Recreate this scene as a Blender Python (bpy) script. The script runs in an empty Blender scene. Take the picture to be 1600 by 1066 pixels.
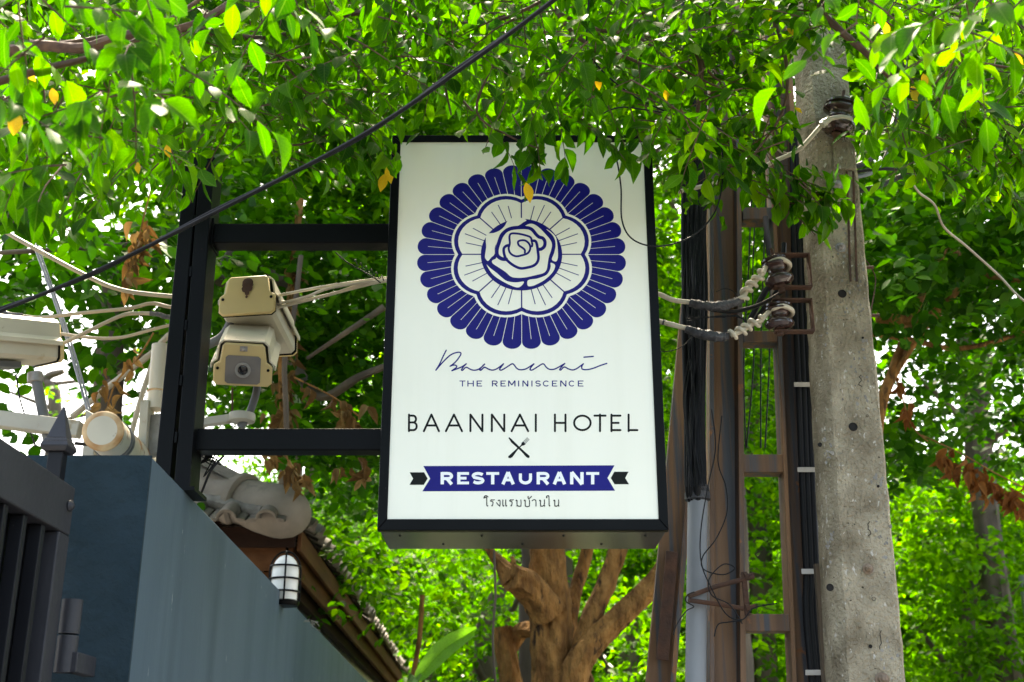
import bpy, math, random
import numpy as np
from mathutils import Vector, Matrix, Quaternion
R = math.radians
sc = bpy.context.scene
# ------------------------------------------------------------------ camera, sky, sun, exposure
F, PITCH, EYE = 1900.0, R(20), 1.6
CP, SP = math.cos(PITCH), math.sin(PITCH)
cd = bpy.data.cameras.new('camera'); cam = bpy.data.objects.new('camera', cd); sc.collection.objects.link(cam)
cam.location = (0, 0, EYE); cam.rotation_euler = (R(90) + PITCH, 0, 0)
cd.sensor_width = 36; cd.lens = 36 * F / 1600; cd.clip_end = 2000; cd.clip_start = .05
cd.dof.use_dof = True; cd.dof.focus_distance = 4.0; cd.dof.aperture_fstop = 4.3
sc.camera = cam
w = bpy.data.worlds.new('World'); sc.world = w; w.use_nodes = True
nt = w.node_tree; bg = nt.nodes['Background']
sky = nt.nodes.new('ShaderNodeTexSky'); sky.sky_type = 'NISHITA'; sky.sun_disc = False
SUN_EL, SUN_AZ = 60, -6          # azimuth measured from the view direction towards the right
sky.sun_elevation = R(SUN_EL); sky.sun_rotation = R(SUN_AZ); sky.air_density = 1.0; sky.dust_density = 5.0; sky.ozone_density = .6
nt.links.new(sky.outputs[0], bg.inputs[0]); bg.inputs[1].default_value = .15
sd = bpy.data.lights.new('sun', 'SUN'); sd.energy = 2.6; sd.angle = R(1.5); sd.color = (1, .95, .86)
so = bpy.data.objects.new('sun', sd); sc.collection.objects.link(so)
sv = Vector((math.sin(R(SUN_AZ)) * math.cos(R(SUN_EL)), math.cos(R(SUN_AZ)) * math.cos(R(SUN_EL)), math.sin(R(SUN_EL))))
so.rotation_euler = sv.to_track_quat('Z', 'Y').to_euler(); so.location = (0, 0, 20)
sc.view_settings.view_transform = 'Standard'; sc.view_settings.look = 'None'; sc.view_settings.gamma = 1
sc.view_settings.use_curve_mapping = False
sc.view_settings.exposure = 2.68
sc.view_settings.use_white_balance = True; sc.view_settings.white_balance_temperature = 7700; sc.view_settings.white_balance_tint = 8
sc.cycles.max_bounces = 7; sc.cycles.diffuse_bounces = 4; sc.cycles.transmission_bounces = 5; sc.cycles.glossy_bounces = 3
sc.cycles.caustics_reflective = False; sc.cycles.caustics_refractive = False

rnd = random.Random(7)
rng = np.random.default_rng(7)
# ------------------------------------------------------------------ helpers
def at(px, py, Y):
    v = 533 - py; fw = F * CP - v * SP; up = F * SP + v * CP
    return Vector(((px - 800) / fw * Y, Y, EYE + up / fw * Y))
def sz(n, py, Y):
    v = 533 - py; return n * Y / (F * CP - v * SP)
def unproj(p):
    d = Vector(p) - Vector((0, 0, EYE)); fz = d.y * CP + d.z * SP; u = -d.y * SP + d.z * CP
    return 800 + F * d.x / max(fz, .01), 533 - F * u / max(fz, .01), fz
ORG = {}
def tag(o, label=None, cat=None, group=None, kind=None):
    if label: o['label'] = label
    if cat: o['category'] = cat
    if group: o['group'] = group
    if kind: o['kind'] = kind
    return o
def thing(name, label, cat, loc, group=None):
    o = bpy.data.objects.new(name, None); sc.collection.objects.link(o); o.location = loc
    o.empty_display_size = .1; ORG[o.name] = Vector(loc)
    return tag(o, label, cat, group)
def catmull(pts, n=6, closed=False):
    P = [Vector(p) for p in pts]; out = []
    N = len(P)
    rngi = range(N) if closed else range(N - 1)
    for i in rngi:
        if closed: a, b, c, d = P[i - 1], P[i], P[(i + 1) % N], P[(i + 2) % N]
        else: a, b, c, d = P[max(i - 1, 0)], P[i], P[i + 1], P[min(i + 2, N - 1)]
        for k in range(n):
            t = k / n; t2 = t * t; t3 = t2 * t
            out.append(.5 * ((2 * b) + (c - a) * t + (2 * a - 5 * b + 4 * c - d) * t2 + (3 * b - a - 3 * c + d) * t3))
    if not closed: out.append(P[-1])
    return out
class MB:
    def __init__(s): s.v = []; s.f = []
    def poly(s, pts, h=None):
        b = len(s.v); s.v += [Vector(p) for p in pts]; s.f.append(list(range(b, b + len(pts))))
    def prism(s, pts, ext):
        """extrude closed outline pts by vector ext"""
        b = len(s.v); n = len(pts); ext = Vector(ext)
        s.v += [Vector(p) for p in pts] + [Vector(p) + ext for p in pts]
        s.f.append(list(range(b, b + n))[::-1]); s.f.append(list(range(b + n, b + 2 * n)))
        for i in range(n):
            j = (i + 1) % n; s.f.append([b + i, b + j, b + n + j, b + n + i])
        return s
    def box(s, a, b_):
        x0, y0, z0 = a; x1, y1, z1 = b_
        return s.prism([(x0, y0, z0), (x1, y0, z0), (x1, y1, z0), (x0, y1, z0)], (0, 0, z1 - z0))
    def bar(s, p0, p1, w, d, side=(1, 0, 0), off=(0, 0), w1=None, d1=None):
        """box from p0 to p1; w along side, d across; off shifts section; w1,d1 sizes at p1"""
        p0 = Vector(p0); p1 = Vector(p1); ax = (p1 - p0).normalized(); sx = Vector(side); sx = (sx - ax * sx.dot(ax)).normalized(); sy = ax.cross(sx)
        w1 = w1 or w; d1 = d1 or d; b = len(s.v)
        for p, ww, dd in ((p0, w, d), (p1, w1, d1)):
            for a, c in ((-1, -1), (1, -1), (1, 1), (-1, 1)):
                s.v.append(p + sx * (a * ww / 2 + off[0]) + sy * (c * dd / 2 + off[1]))
        s.f += [[b, b + 1, b + 2, b + 3][::-1], [b + 4, b + 5, b + 6, b + 7]] + [[b + i, b + (i + 1) % 4, b + 4 + (i + 1) % 4, b + 4 + i] for i in range(4)]
        return s
    def tube(s, pts, r, n=8, cap=True, jit=0):
        P = [Vector(p) for p in pts]; N = len(P); rr = r if isinstance(r, (list, tuple)) else [r] * N
        if len(rr) != N: rr = [rr[0] + (rr[-1] - rr[0]) * i / (N - 1) for i in range(N)]
        b = len(s.v); t0 = (P[1] - P[0]).normalized(); u = t0.orthogonal().normalized()
        for i in range(N):
            t = (P[min(i + 1, N - 1)] - P[max(i - 1, 0)])
            t = t.normalized() if t.length > 1e-9 else t0
            u = (u - t * u.dot(t)); u = u.normalized() if u.length > 1e-6 else t.orthogonal().normalized(); q = t.cross(u)
            for k in range(n):
                a = 2 * math.pi * k / n; ra = rr[i] * (1 + (rnd.uniform(-jit, jit) if jit else 0))
                s.v.append(P[i] + (u * math.cos(a) + q * math.sin(a)) * ra)
        for i in range(N - 1):
            for k in range(n):
                k2 = (k + 1) % n; s.f.append([b + i * n + k, b + i * n + k2, b + (i + 1) * n + k2, b + (i + 1) * n + k])
        if cap:
            s.f.append([b + k for k in range(n)][::-1]); s.f.append([b + (N - 1) * n + k for k in range(n)])
        return s
    def lathe(s, o, ax, prof, n=20):
        """prof = [(r, h)] along ax from o"""
        o = Vector(o); ax = Vector(ax).normalized(); u = ax.orthogonal().normalized(); q = ax.cross(u); b = len(s.v)
        for r, h in prof:
            for k in range(n):
                a = 2 * math.pi * k / n; s.v.append(o + ax * h + (u * math.cos(a) + q * math.sin(a)) * max(r, 1e-5))
        for i in range(len(prof) - 1):
            for k in range(n):
                k2 = (k + 1) % n; s.f.append([b + i * n + k, b + i * n + k2, b + (i + 1) * n + k2, b + (i + 1) * n + k])
        s.f.append([b + k for k in range(n)][::-1]); s.f.append([b + (len(prof) - 1) * n + k for k in range(n)])
        return s
    def build(s, name, mat, parent=None, smooth=False, bevel=0, label=None, cat=None, group=None, kind=None, loc=None):
        if parent is not None: org = ORG[parent.name]
        elif loc is not None: org = Vector(loc)
        else:
            xs = sum((p.x for p in s.v)) / len(s.v); ys = sum((p.y for p in s.v)) / len(s.v); org = Vector((xs, ys, min(p.z for p in s.v)))
        me = bpy.data.meshes.new(name); me.from_pydata([tuple(p - org) for p in s.v], [], s.f); me.update()
        import bmesh
        bm = bmesh.new(); bm.from_mesh(me); bmesh.ops.recalc_face_normals(bm, faces=bm.faces); bm.to_mesh(me); bm.free()
        if smooth:
            me.polygons.foreach_set('use_smooth', [True] * len(me.polygons))
            try: me.set_sharp_from_angle(angle=R(40))
            except Exception: pass
        me.materials.append(mat)
        o = bpy.data.objects.new(name, me); sc.collection.objects.link(o)
        if parent is not None: o.parent = parent
        else: o.location = org
        ORG[o.name] = org
        if bevel:
            m = o.modifiers.new('bevel', 'BEVEL'); m.width = bevel; m.segments = 2; m.limit_method = 'ANGLE'; m.angle_limit = R(50)
            m.harden_normals = False
        return tag(o, label, cat, group, kind)
from mathutils import noise as mnoise
def bark_tube(m, P, R2, n=30, seed=0, amp=.20):
    P = [Vector(p) for p in P]; N = len(P); b = len(m.v); u = (P[1] - P[0]).orthogonal().normalized(); s = 0
    for i in range(N):
        t = (P[min(i + 1, N - 1)] - P[max(i - 1, 0)]).normalized(); u = (u - t * u.dot(t)).normalized(); q = t.cross(u)
        if i: s += (P[i] - P[i - 1]).length
        for k in range(n):
            a = 2 * math.pi * k / n; d = u * math.cos(a) + q * math.sin(a)
            r1 = mnoise.noise(Vector((math.cos(a) * 1.3 + seed, math.sin(a) * 1.3, s * 2.2))) * 1.2
            r2 = abs(mnoise.noise(Vector((math.cos(a) * 4 + seed, math.sin(a) * 4, s * 4.5)))) * -1.1
            r3 = mnoise.noise(Vector((math.cos(a) * 9, math.sin(a) * 9 + seed, s * 18))) * .4
            m.v.append(P[i] + d * R2[i] * (1 + amp * (r1 + r2 + r3)))
    for i in range(N - 1):
        for k in range(n): k2 = (k + 1) % n; m.f.append([b + i * n + k, b + i * n + k2, b + (i + 1) * n + k2, b + (i + 1) * n + k])
    m.f.append([b + k for k in range(n)][::-1]); m.f.append([b + (N - 1) * n + k for k in range(n)])
    return m
# ------------------------------------------------------------------ materials
def nodes(name):
    m = bpy.data.materials.new(name); m.use_nodes = True; t = m.node_tree
    return m, t, t.nodes['Principled BSDF'], t.nodes.new, t.links.new
def mat(name, c1, c2=None, scale=8, rough=.6, metal=0, bump=0, bscale=None, stretch=(1, 1, 1), lo=.35, hi=.65, spots=None, spec=.5, coat=0, detail=6, spots2=None, rvar=0, bd=.01):
    m, t, P, N, L = nodes(name)
    P.inputs['Roughness'].default_value = rough; P.inputs['Metallic'].default_value = metal
    P.inputs['Specular IOR Level'].default_value = spec; P.inputs['Coat Weight'].default_value = coat
    P.inputs['Base Color'].default_value = (*c1, 1)
    tc = N('ShaderNodeTexCoord'); mp = N('ShaderNodeMapping'); mp.inputs['Scale'].default_value = stretch; L(tc.outputs['Object'], mp.inputs[0])
    col = None
    if c2:
        nz = N('ShaderNodeTexNoise'); nz.inputs['Scale'].default_value = scale; nz.inputs['Detail'].default_value = detail; L(mp.outputs[0], nz.inputs['Vector'])
        cr = N('ShaderNodeMapRange'); cr.inputs[1].default_value = lo; cr.inputs[2].default_value = hi; L(nz.outputs[0], cr.inputs[0])
        mx = N('ShaderNodeMix'); mx.data_type = 'RGBA'; mx.inputs[6].default_value = (*c1, 1); mx.inputs[7].default_value = (*c2, 1)
        L(cr.outputs[0], mx.inputs[0]); col = mx.outputs[2]
        if rvar:
            rr = N('ShaderNodeMapRange'); rr.inputs[3].default_value = rough - rvar; rr.inputs[4].default_value = rough + rvar; L(nz.outputs[0], rr.inputs[0]); L(rr.outputs[0], P.inputs['Roughness'])
    for sp in (spots, spots2):
        if sp:
            c3, ssc, thr, soft = sp[:4]; st = sp[4] if len(sp) > 4 else (1, 1, 1)
            mp2 = N('ShaderNodeMapping'); mp2.inputs['Scale'].default_value = st; L(tc.outputs['Object'], mp2.inputs[0])
            n2 = N('ShaderNodeTexNoise'); n2.inputs['Scale'].default_value = ssc; n2.inputs['Detail'].default_value = 5; n2.inputs['Roughness'].default_value = .6; L(mp2.outputs[0], n2.inputs['Vector'])
            r2 = N('ShaderNodeMapRange'); r2.inputs[1].default_value = thr; r2.inputs[2].default_value = thr + soft; L(n2.outputs[0], r2.inputs[0])
            m2 = N('ShaderNodeMix'); m2.data_type = 'RGBA'; m2.inputs[7].default_value = (*c3, 1); L(r2.outputs[0], m2.inputs[0])
            if col is not None: L(col, m2.inputs[6])
            else: m2.inputs[6].default_value = (*c1, 1)
            col = m2.outputs[2]
    if col is not None: L(col, P.inputs['Base Color'])
    if bump:
        nb = N('ShaderNodeTexNoise'); nb.inputs['Scale'].default_value = bscale or scale * 3; nb.inputs['Detail'].default_value = 8; L(mp.outputs[0], nb.inputs['Vector'])
        bp = N('ShaderNodeBump'); bp.inputs['Strength'].default_value = bump; bp.inputs['Distance'].default_value = bd; L(nb.outputs[0], bp.inputs['Height']); L(bp.outputs[0], P.inputs['Normal'])
    return m
def leafmat(name, stops, tr=(1.75, 2.25, .3), trw=.6, rough=.5, vein=True, spec=.09):
    m, t, P, N, L = nodes(name)
    g = N('ShaderNodeNewGeometry'); oi = N('ShaderNodeObjectInfo'); ad = N('ShaderNodeMath'); ad.operation = 'ADD'
    L(g.outputs['Random Per Island'], ad.inputs[0]); L(oi.outputs['Random'], ad.inputs[1])
    fr = N('ShaderNodeMath'); fr.operation = 'FRACT'; L(ad.outputs[0], fr.inputs[0])
    cr = N('ShaderNodeValToRGB'); e = cr.color_ramp.elements
    while len(e) < len(stops): e.new(.5)
    for i, (p, c) in enumerate(stops): e[i].position = p; e[i].color = (*c, 1)
    L(fr.outputs[0], cr.inputs[0]); col = cr.outputs[0]
    if vein:
        uv = N('ShaderNodeUVMap'); sx = N('ShaderNodeSeparateXYZ'); L(uv.outputs[0], sx.inputs[0])
        ab = N('ShaderNodeMath'); ab.operation = 'ABSOLUTE'; L(sx.outputs[0], ab.inputs[0])
        mr = N('ShaderNodeMapRange'); mr.inputs[1].default_value = .0; mr.inputs[2].default_value = .09; mr.inputs[3].default_value = .55; mr.inputs[4].default_value = 0; L(ab.outputs[0], mr.inputs[0])
        # side veins
        ml = N('ShaderNodeMath'); ml.operation = 'MULTIPLY_ADD'; ml.inputs[1].default_value = -.35; L(ab.outputs[0], ml.inputs[0]); L(sx.outputs[1], ml.inputs[2])
        sn = N('ShaderNodeMath'); sn.operation = 'MULTIPLY'; sn.inputs[1].default_value = 50; L(ml.outputs[0], sn.inputs[0])
        s2 = N('ShaderNodeMath'); s2.operation = 'SINE'; L(sn.outputs[0], s2.inputs[0])
        m3 = N('ShaderNodeMapRange'); m3.inputs[1].default_value = .7; m3.inputs[2].default_value = 1; m3.inputs[3].default_value = 0; m3.inputs[4].default_value = .14; L(s2.outputs[0], m3.inputs[0])
        mm = N('ShaderNodeMath'); mm.operation = 'MAXIMUM'; L(mr.outputs[0], mm.inputs[0]); L(m3.outputs[0], mm.inputs[1])
        mx = N('ShaderNodeMix'); mx.data_type = 'RGBA'; L(mm.outputs[0], mx.inputs[0]); L(col, mx.inputs[6])
        lt = N('ShaderNodeMix'); lt.data_type = 'RGBA'; lt.inputs[0].default_value = .18; L(col, lt.inputs[6]); lt.inputs[7].default_value = (.45, .6, .25, 1)
        L(lt.outputs[2], mx.inputs[7]); col = mx.outputs[2]
    tcn = N('ShaderNodeTexNoise'); tcn.inputs['Scale'].default_value = 30
    mb = N('ShaderNodeMapRange'); mb.inputs[1].default_value = .3; mb.inputs[2].default_value = .7; mb.inputs[3].default_value = .75; mb.inputs[4].default_value = 1.2; L(tcn.outputs[0], mb.inputs[0])
    vm = N('ShaderNodeVectorMath'); vm.operation = 'SCALE'; L(col, vm.inputs[0]); L(mb.outputs[0], vm.inputs['Scale']); col = vm.outputs[0]
    L(col, P.inputs['Base Color']); P.inputs['Roughness'].default_value = rough; P.inputs['Specular IOR Level'].default_value = spec
    tm = N('ShaderNodeVectorMath'); tm.operation = 'MULTIPLY'; tm.inputs[1].default_value = tr; L(col, tm.inputs[0])
    tl = N('ShaderNodeBsdfTranslucent'); L(tm.outputs[0], tl.inputs[0])
    ms = N('ShaderNodeMixShader'); ms.inputs[0].default_value = trw; L(P.outputs[0], ms.inputs[1]); L(tl.outputs[0], ms.inputs[2])
    L(ms.outputs[0], t.nodes['Material Output'].inputs[0])
    return m
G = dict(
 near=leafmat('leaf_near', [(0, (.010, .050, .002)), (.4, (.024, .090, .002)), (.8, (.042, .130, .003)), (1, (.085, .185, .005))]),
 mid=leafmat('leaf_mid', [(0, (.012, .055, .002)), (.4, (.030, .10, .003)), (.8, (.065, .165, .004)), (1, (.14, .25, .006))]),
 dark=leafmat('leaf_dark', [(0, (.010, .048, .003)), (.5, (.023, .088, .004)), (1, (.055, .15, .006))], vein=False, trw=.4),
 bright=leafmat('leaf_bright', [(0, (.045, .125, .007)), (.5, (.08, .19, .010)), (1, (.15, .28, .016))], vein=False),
 yellow=leafmat('leaf_yellow', [(0, (.75, .42, .02)), (1, (.72, .5, .03))], tr=(1.15, 1.1, .6), trw=.45),
 brown=leafmat('leaf_dead', [(0, (.08, .042, .016)), (.6, (.16, .095, .036)), (1, (.26, .18, .08))], tr=(1.2, 1, .7), trw=.3, rough=.7),
 orange=leafmat('leaf_orange', [(0, (.14, .045, .014)), (1, (.28, .12, .035))], tr=(1.3, 1, .6), trw=.35, rough=.7),
 banana=leafmat('leaf_banana', [(0, (.12, .28, .06)), (1, (.12, .28, .06))], trw=.5),
)
M = dict(
 bark=mat('bark', (.15, .070, .022), (.38, .19, .058), 14, .9, spec=.2, bump=1.0, bscale=26, bd=.07, stretch=(1, 1, .4), spots=((.05, .028, .015), 16, .57, .10, (1, 1, .35))),
 twig=mat('twig', (.06, .03, .018), (.12, .065, .035), 30, .8),
 greybark=mat('grey_bark', (.06, .046, .034), (.13, .10, .07), 6, .9, bump=.6, bscale=30, stretch=(1, 1, .3)),
 black=mat('black_paint', (.0015, .002, .0025), (.003, .0035, .0045), 3, .42, spec=.10, bump=.05, bscale=60, spots=((.10, .05, .03), 14, .70, .05), rvar=.1),
 frame=mat('sign_frame', (.001, .0015, .0018), (.0025, .003, .0035), 5, .35, spec=.09, spots=((.2, .2, .18), 90, .74, .02)),
 signside=mat('sign_side', (.05, .055, .06), (.10, .11, .115), 2.2, .25, metal=.4, spots=((.02, .02, .02), 40, .70, .03)),
 face=mat('sign_face', (.88, .87, .73), (.86, .85, .70), 1.2, .22, spots2=((.82, .81, .66), 2.2, .54, .35, (5, 1, .3)), spots=((.25, .22, .18), 34, .775, .01)),
 blue=mat('print_blue', (.006, .006, .15), (.008, .008, .18), 2, .3, spec=.12),
 ink=mat('print_black', (.004, .005, .004), None, rough=.35, spec=.12),
 white=mat('print_white', (.84, .86, .84), None, rough=.25),
 conc=mat('concrete', (.24, .20, .135), (.50, .435, .315), 9, .95, spec=.2, bump=2.2, bscale=95, bd=.012, stretch=(1, 1, .8), spots=((.66, .62, .54), 60, .625, .03, (1, 1, .5)), spots2=((.06, .05, .035), 62, .655, .05), detail=9),
 steel=mat('rusty_steel', (.12, .068, .040), (.25, .135, .066), 5, .62, metal=.1, bump=.25, bscale=60, stretch=(2.5, 2.5, .18), spots=((.075, .08, .09), 6, .47, .12, (4, 4, .12)), spots2=((.30, .12, .04), 9, .66, .05)),
 rust=mat('rust', (.05, .026, .018), (.10, .045, .025), 14, .85, bump=.4, bscale=70),
 gal=mat('grey_pipe', (.17, .19, .21), (.26, .28, .30), 4, .5, stretch=(1, 1, .3), spots=((.34, .24, .12), 6, .68, .05), bump=.1, bscale=40),
 cable=mat('black_cable', (.004, .005, .006), (.010, .011, .014), 6, .5, spec=.2, stretch=(3, 3, .2)),
 tape=mat('black_tape', (.022, .023, .027), (.06, .062, .07), 40, .5, bump=.8, bscale=80),
 beige=mat('beige_cable', (.40, .34, .25), (.30, .26, .19), 8, .5, spots=((.28, .22, .14), 25, .66, .06)),
 white_cable=mat('white_cable', (.58, .53, .42), (.45, .40, .30), 12, .45, spots=((.35, .28, .18), 40, .66, .05)),
 slate=mat('blue_grey_cable', (.16, .18, .24), (.24, .26, .32), 8, .35),
 porc=mat('brown_porcelain', (.028, .014, .013), (.05, .026, .022), 12, .16, coat=.4),
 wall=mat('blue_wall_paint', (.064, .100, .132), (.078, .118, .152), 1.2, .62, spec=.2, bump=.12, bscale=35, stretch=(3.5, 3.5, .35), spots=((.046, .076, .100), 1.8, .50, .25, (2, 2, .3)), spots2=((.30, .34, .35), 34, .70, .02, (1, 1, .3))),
 wallrough=mat('shaded_teal_render', (.012, .027, .036), (.020, .038, .049), 3, .8, spec=.15, bump=1.4, bscale=22, spots=((.3, .28, .24), 60, .74, .02)),  # rough teal render, colour darkened to carry the end face's shade
 gate=mat('gate_paint', (.024, .025, .031), (.030, .031, .037), 5, .5, spec=.3, bump=.12, bscale=45, spots=((.3, .3, .3), 80, .745, .02)),
 gatedark=mat('gate_bar_paint', (.006, .0065, .009), (.009, .010, .013), 5, .5, spec=.2, spots=((.25, .25, .25), 70, .73, .02)),
 tile=mat('roof_tile', (.20, .172, .138), (.28, .245, .20), 6, .75, bump=.3, bscale=45, spots=((.16, .145, .12), 7, .6, .1)),
 mortar=mat('mortar', (.30, .285, .25), (.17, .16, .14), 12, .9, bump=.8, bscale=40),
 wood=mat('brown_wood', (.080, .034, .014), (.13, .058, .025), 7, .75, spec=.12, bump=.15, bscale=40, stretch=(1, .2, 2)),
 wooddark=mat('dark_brown_wood', (.016, .007, .004), (.028, .013, .008), 7, .8, spec=.15, stretch=(1, .2, 2)),
 lamp=None,
 cam=mat('camera_housing', (.52, .48, .38), (.44, .41, .32), 5, .42, spots=((.36, .29, .17), 9, .66, .12)),
 camy=mat('yellowed_plastic', (.62, .47, .20), (.56, .43, .20), 7, .45, spots=((.32, .2, .08), 14, .68, .1)),
 shield=mat('camera_hood', (.54, .49, .38), (.45, .41, .32), 5, .45, spots=((.3, .25, .18), 22, .68, .06)),
 greyp=mat('grey_conduit', (.08, .085, .09), (.12, .125, .13), 12, .6),
 arm=mat('beige_arm', (.40, .38, .31), (.32, .30, .24), 6, .5, spots=((.25, .2, .12), 12, .64, .06)),
 glass=mat('camera_glass', (.16, .15, .14), (.21, .19, .17), 9, .12),
 lens=mat('lens', (.012, .012, .014), None, rough=.12),
 lensring=mat('lens_ring', (.30, .29, .27), None, rough=.35),
 rustwhite=mat('rusty_white_pipe', (.50, .47, .40), (.40, .37, .30), 5, .5, spots=((.30, .13, .04), 9, .55, .07), spots2=((.10, .05, .03), 26, .64, .05), bump=.2, bscale=50),
 rustring=mat('rust_rim', (.34, .16, .05), (.56, .40, .22), 18, .7),
 boltrust=mat('weathered_bolt', (.16, .11, .075), (.26, .19, .13), 20, .7, bump=.3),
 bolt=mat('bolt_steel', (.34, .33, .31), (.24, .22, .20), 20, .5, metal=.4),
 clip=mat('metal_strap', (.58, .58, .56), (.48, .46, .42), 20, .4, metal=.2),
 asphalt=mat('asphalt', (.05, .05, .05), (.065, .063, .06), 6, .9, bump=.4, bscale=150),
 slab=mat('pavement_concrete', (.34, .33, .31), (.27, .26, .24), 3, .9, bump=.2, bscale=40),
 grass=mat('earth_grass', (.05, .09, .02), (.10, .085, .05), 4, .95, bump=.5),
 house=mat('plaster', (.62, .60, .55), (.54, .52, .47), 2, .85),
 hole=mat('dark_hole', (.01, .009, .008), None, rough=.9),
)
def lampmat():
    m, t, P, N, L = nodes('opal_glass'); P.inputs['Base Color'].default_value = (.86, .87, .84, 1); P.inputs['Roughness'].default_value = .25
    P.inputs['Subsurface Weight'].default_value = .0
    return m
M['lamp'] = lampmat()
# ------------------------------------------------------------------ ground, street, setting
def ground():
    MB().box((-150, 7.2, -.3), (150, 500, -.02)).build('ground', M['grass'], kind='structure')
    MB().box((-150, -60, -.3), (150, 1.2, -.14)).build('road', M['asphalt'], kind='structure')
    MB().box((-150, 1.2, -.3), (150, 7.2, 0)).build('pavement', M['slab'], kind='structure')
ground()
# ------------------------------------------------------------------ hotel sign
YS, YP = 3.62, 3.626
def hotel_sign():
    c = lambda px, py: at(px, py, YS)
    oTL, oTR, oBL, oBR = c(612, 211), c(1018, 211), c(590, 829), c(1045, 829)
    x0 = (oTL.x + oBL.x) / 2; x1 = (oTR.x + oBR.x) / 2; z0, z1 = oBL.z, oTL.z; D = .33
    root = thing('hotel_sign', 'cream box sign with blue flower emblem in black frame', 'sign', (x0 + (x1 - x0) / 2, YS + D / 2, z0))
    fw = .029
    # mitred frame pieces
    def fr(a, b, cc, d, name='frame_rail'):
        m = MB(); m.prism([a, b, cc, d], (0, .03, 0)); return m.build(name, M['frame'], root, bevel=.0025)
    o = [(x0, YS, z0), (x1, YS, z0), (x1, YS, z1), (x0, YS, z1)]; i = [(x0 + fw, YS, z0 + fw + .006), (x1 - fw, YS, z0 + fw + .006), (x1 - fw, YS, z1 - fw + .004), (x0 + fw, YS, z1 - fw + .004)]
    g = .0008
    fr(o[0], o[1], i[1], i[0]); fr((o[1][0], YS, o[1][2] + g), (o[2][0], YS, o[2][2] - g), i[2], i[1]); fr(o[2], o[3], i[3], i[2]); fr((o[3][0], YS, o[3][2] - g), (o[0][0], YS, o[0][2] + g), i[0], i[3])
    MB().box((x0 + .01, YP, z0 + .01), (x1 - .01, YP + .004, z1 - .01)).build('face_panel', M['face'], root)
    MB().box((x0 + .004, YS + .031, z0 + .004), (x1 - .004, YS + D, z1 - .004)).build('casing', M['signside'], root, bevel=.003)
    for k in range(7): MB().lathe((x0 + .06 + k * (x1 - x0 - .12) / 6, YS + .10 + .14 * (k % 2), z0 + .0045), (0, 0, -1), [(.004, 0), (.004, .003), (.001, .004)], 8).build('screw', M['ink'], root)
    LY = lambda k: YP - .0004 * k
    def S(px, py, k): p = at(px, py, LY(k)); return p
    u1 = 3.62 / 1790
    strokec = [0]
    def ribbon(mb, pts, wpx, k, smooth=0, closed=False, caps=True):
        """flat stroke of width wpx photo pixels through photo points"""
        strokec[0] += 1
        P = []
        for p in pts:
            p = Vector((p[0], p[1], 0))
            if not P or (p - P[-1]).length > 1e-4: P.append(p)
        if smooth: P = catmull(P, smooth)
        if not isinstance(wpx, (list, tuple)): ws = [wpx] * len(P)
        else: ws = [wpx[0] + (wpx[1] - wpx[0]) * i / (len(P) - 1) for i in range(len(P))]
        kk = k + .06 * (strokec[0] % 12)
        n = len(P); Lf = []; Rt = []
        for i in range(n):
            a = (P[i] - P[i - 1]).normalized() if i > 0 else (P[1] - P[0]).normalized()
            b = (P[i + 1] - P[i]).normalized() if i < n - 1 else a
            t = (a + b); t = t.normalized() if t.length > .2 else a
            nn = Vector((-t.y, t.x, 0)); cs = max(.45, nn.dot(Vector((-a.y, a.x, 0)))); h = ws[i] / 2 / cs
            Lf.append(P[i] + nn * h); Rt.append(P[i] - nn * h)
        if caps:
            for end, j, sgn in ((0, 0, -1), (1, n - 1, 1)):
                t = (P[1] - P[0]).normalized() if end == 0 else (P[-1] - P[-2]).normalized()
                nn = Vector((-t.y, t.x, 0)); h = ws[j] / 2
                arc = [P[j] + nn * h * math.cos(a) + t * sgn * h * math.sin(a) for a in [math.pi * q / 6 for q in range(7)]]
                mb.poly([S(p.x, p.y, kk) for p in arc])
        for i in range(n - 1):
            mb.poly([S(q.x, q.y, kk) for q in (Lf[i], Lf[i + 1], Rt[i + 1], Rt[i])])
    def shape(mb, pts, k, smooth=0):
        P = [Vector((p[0], p[1], 0)) for p in pts]
        if smooth: P = catmull(P, smooth, True)
        mb.poly([S(p.x, p.y, k) for p in P])
    # ---- emblem (circle in the sign plane)
    cc = at(814.8, 391, YP); top = at(814.8, 258, YP).z; bot = at(814.8, 546, YP).z
    cz = (top + bot) / 2; RZ = (top - bot) / 2; RX = sz(163.3, 394, YP)
    def E(r, a, k): return Vector((cc.x + RX * r * math.sin(a), LY(k), cz - RZ * r * math.cos(a)))
    def lobed(pk, rc, n=10):
        c0 = math.cos(R(22.5)); c_ = (pk * pk - rc * rc) / (2 * (pk - rc * c0)); rho = pk - c_; out = []
        am = math.atan2(rc * math.sin(R(22.5)), rc * c0 - c_)
        for L_ in range(8):
            ax = R(22.5 + 45 * L_)
            for q in range(n):
                a = -am + 2 * am * q / n; x, y = c_ + rho * math.cos(a), rho * math.sin(a)
                out.append((math.hypot(x, y), ax + math.atan2(y, x)))
        return out
    gap = .0028
    for i in range(32):
        am = R(11.25 * (i + .5)); hw = R(5.625); pts = []
        def loc(r, s): return E(math.hypot(r, s), am + math.atan2(s, r), 1)      # r along the petal, s across
        th = math.tan(hw); rc = .925; cr_ = rc * th - gap
        sl = .0024
        pts.append(loc(.60, sl)); pts.append(loc(.60, .60 * th - gap))
        for q in range(13):
            b = math.pi / 2 - math.pi * q / 12; pts.append(loc(rc + (1 - rc) * math.cos(b), cr_ * math.sin(b)))
        pts.append(loc(.60, -.60 * th + gap)); pts.append(loc(.60, -sl)); pts.append(loc(.90, -sl)); pts.append(loc(.90, sl))
        b_ = MB(); b_.poly(pts); b_.build('emblem_petal', M['blue'], root)
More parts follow.
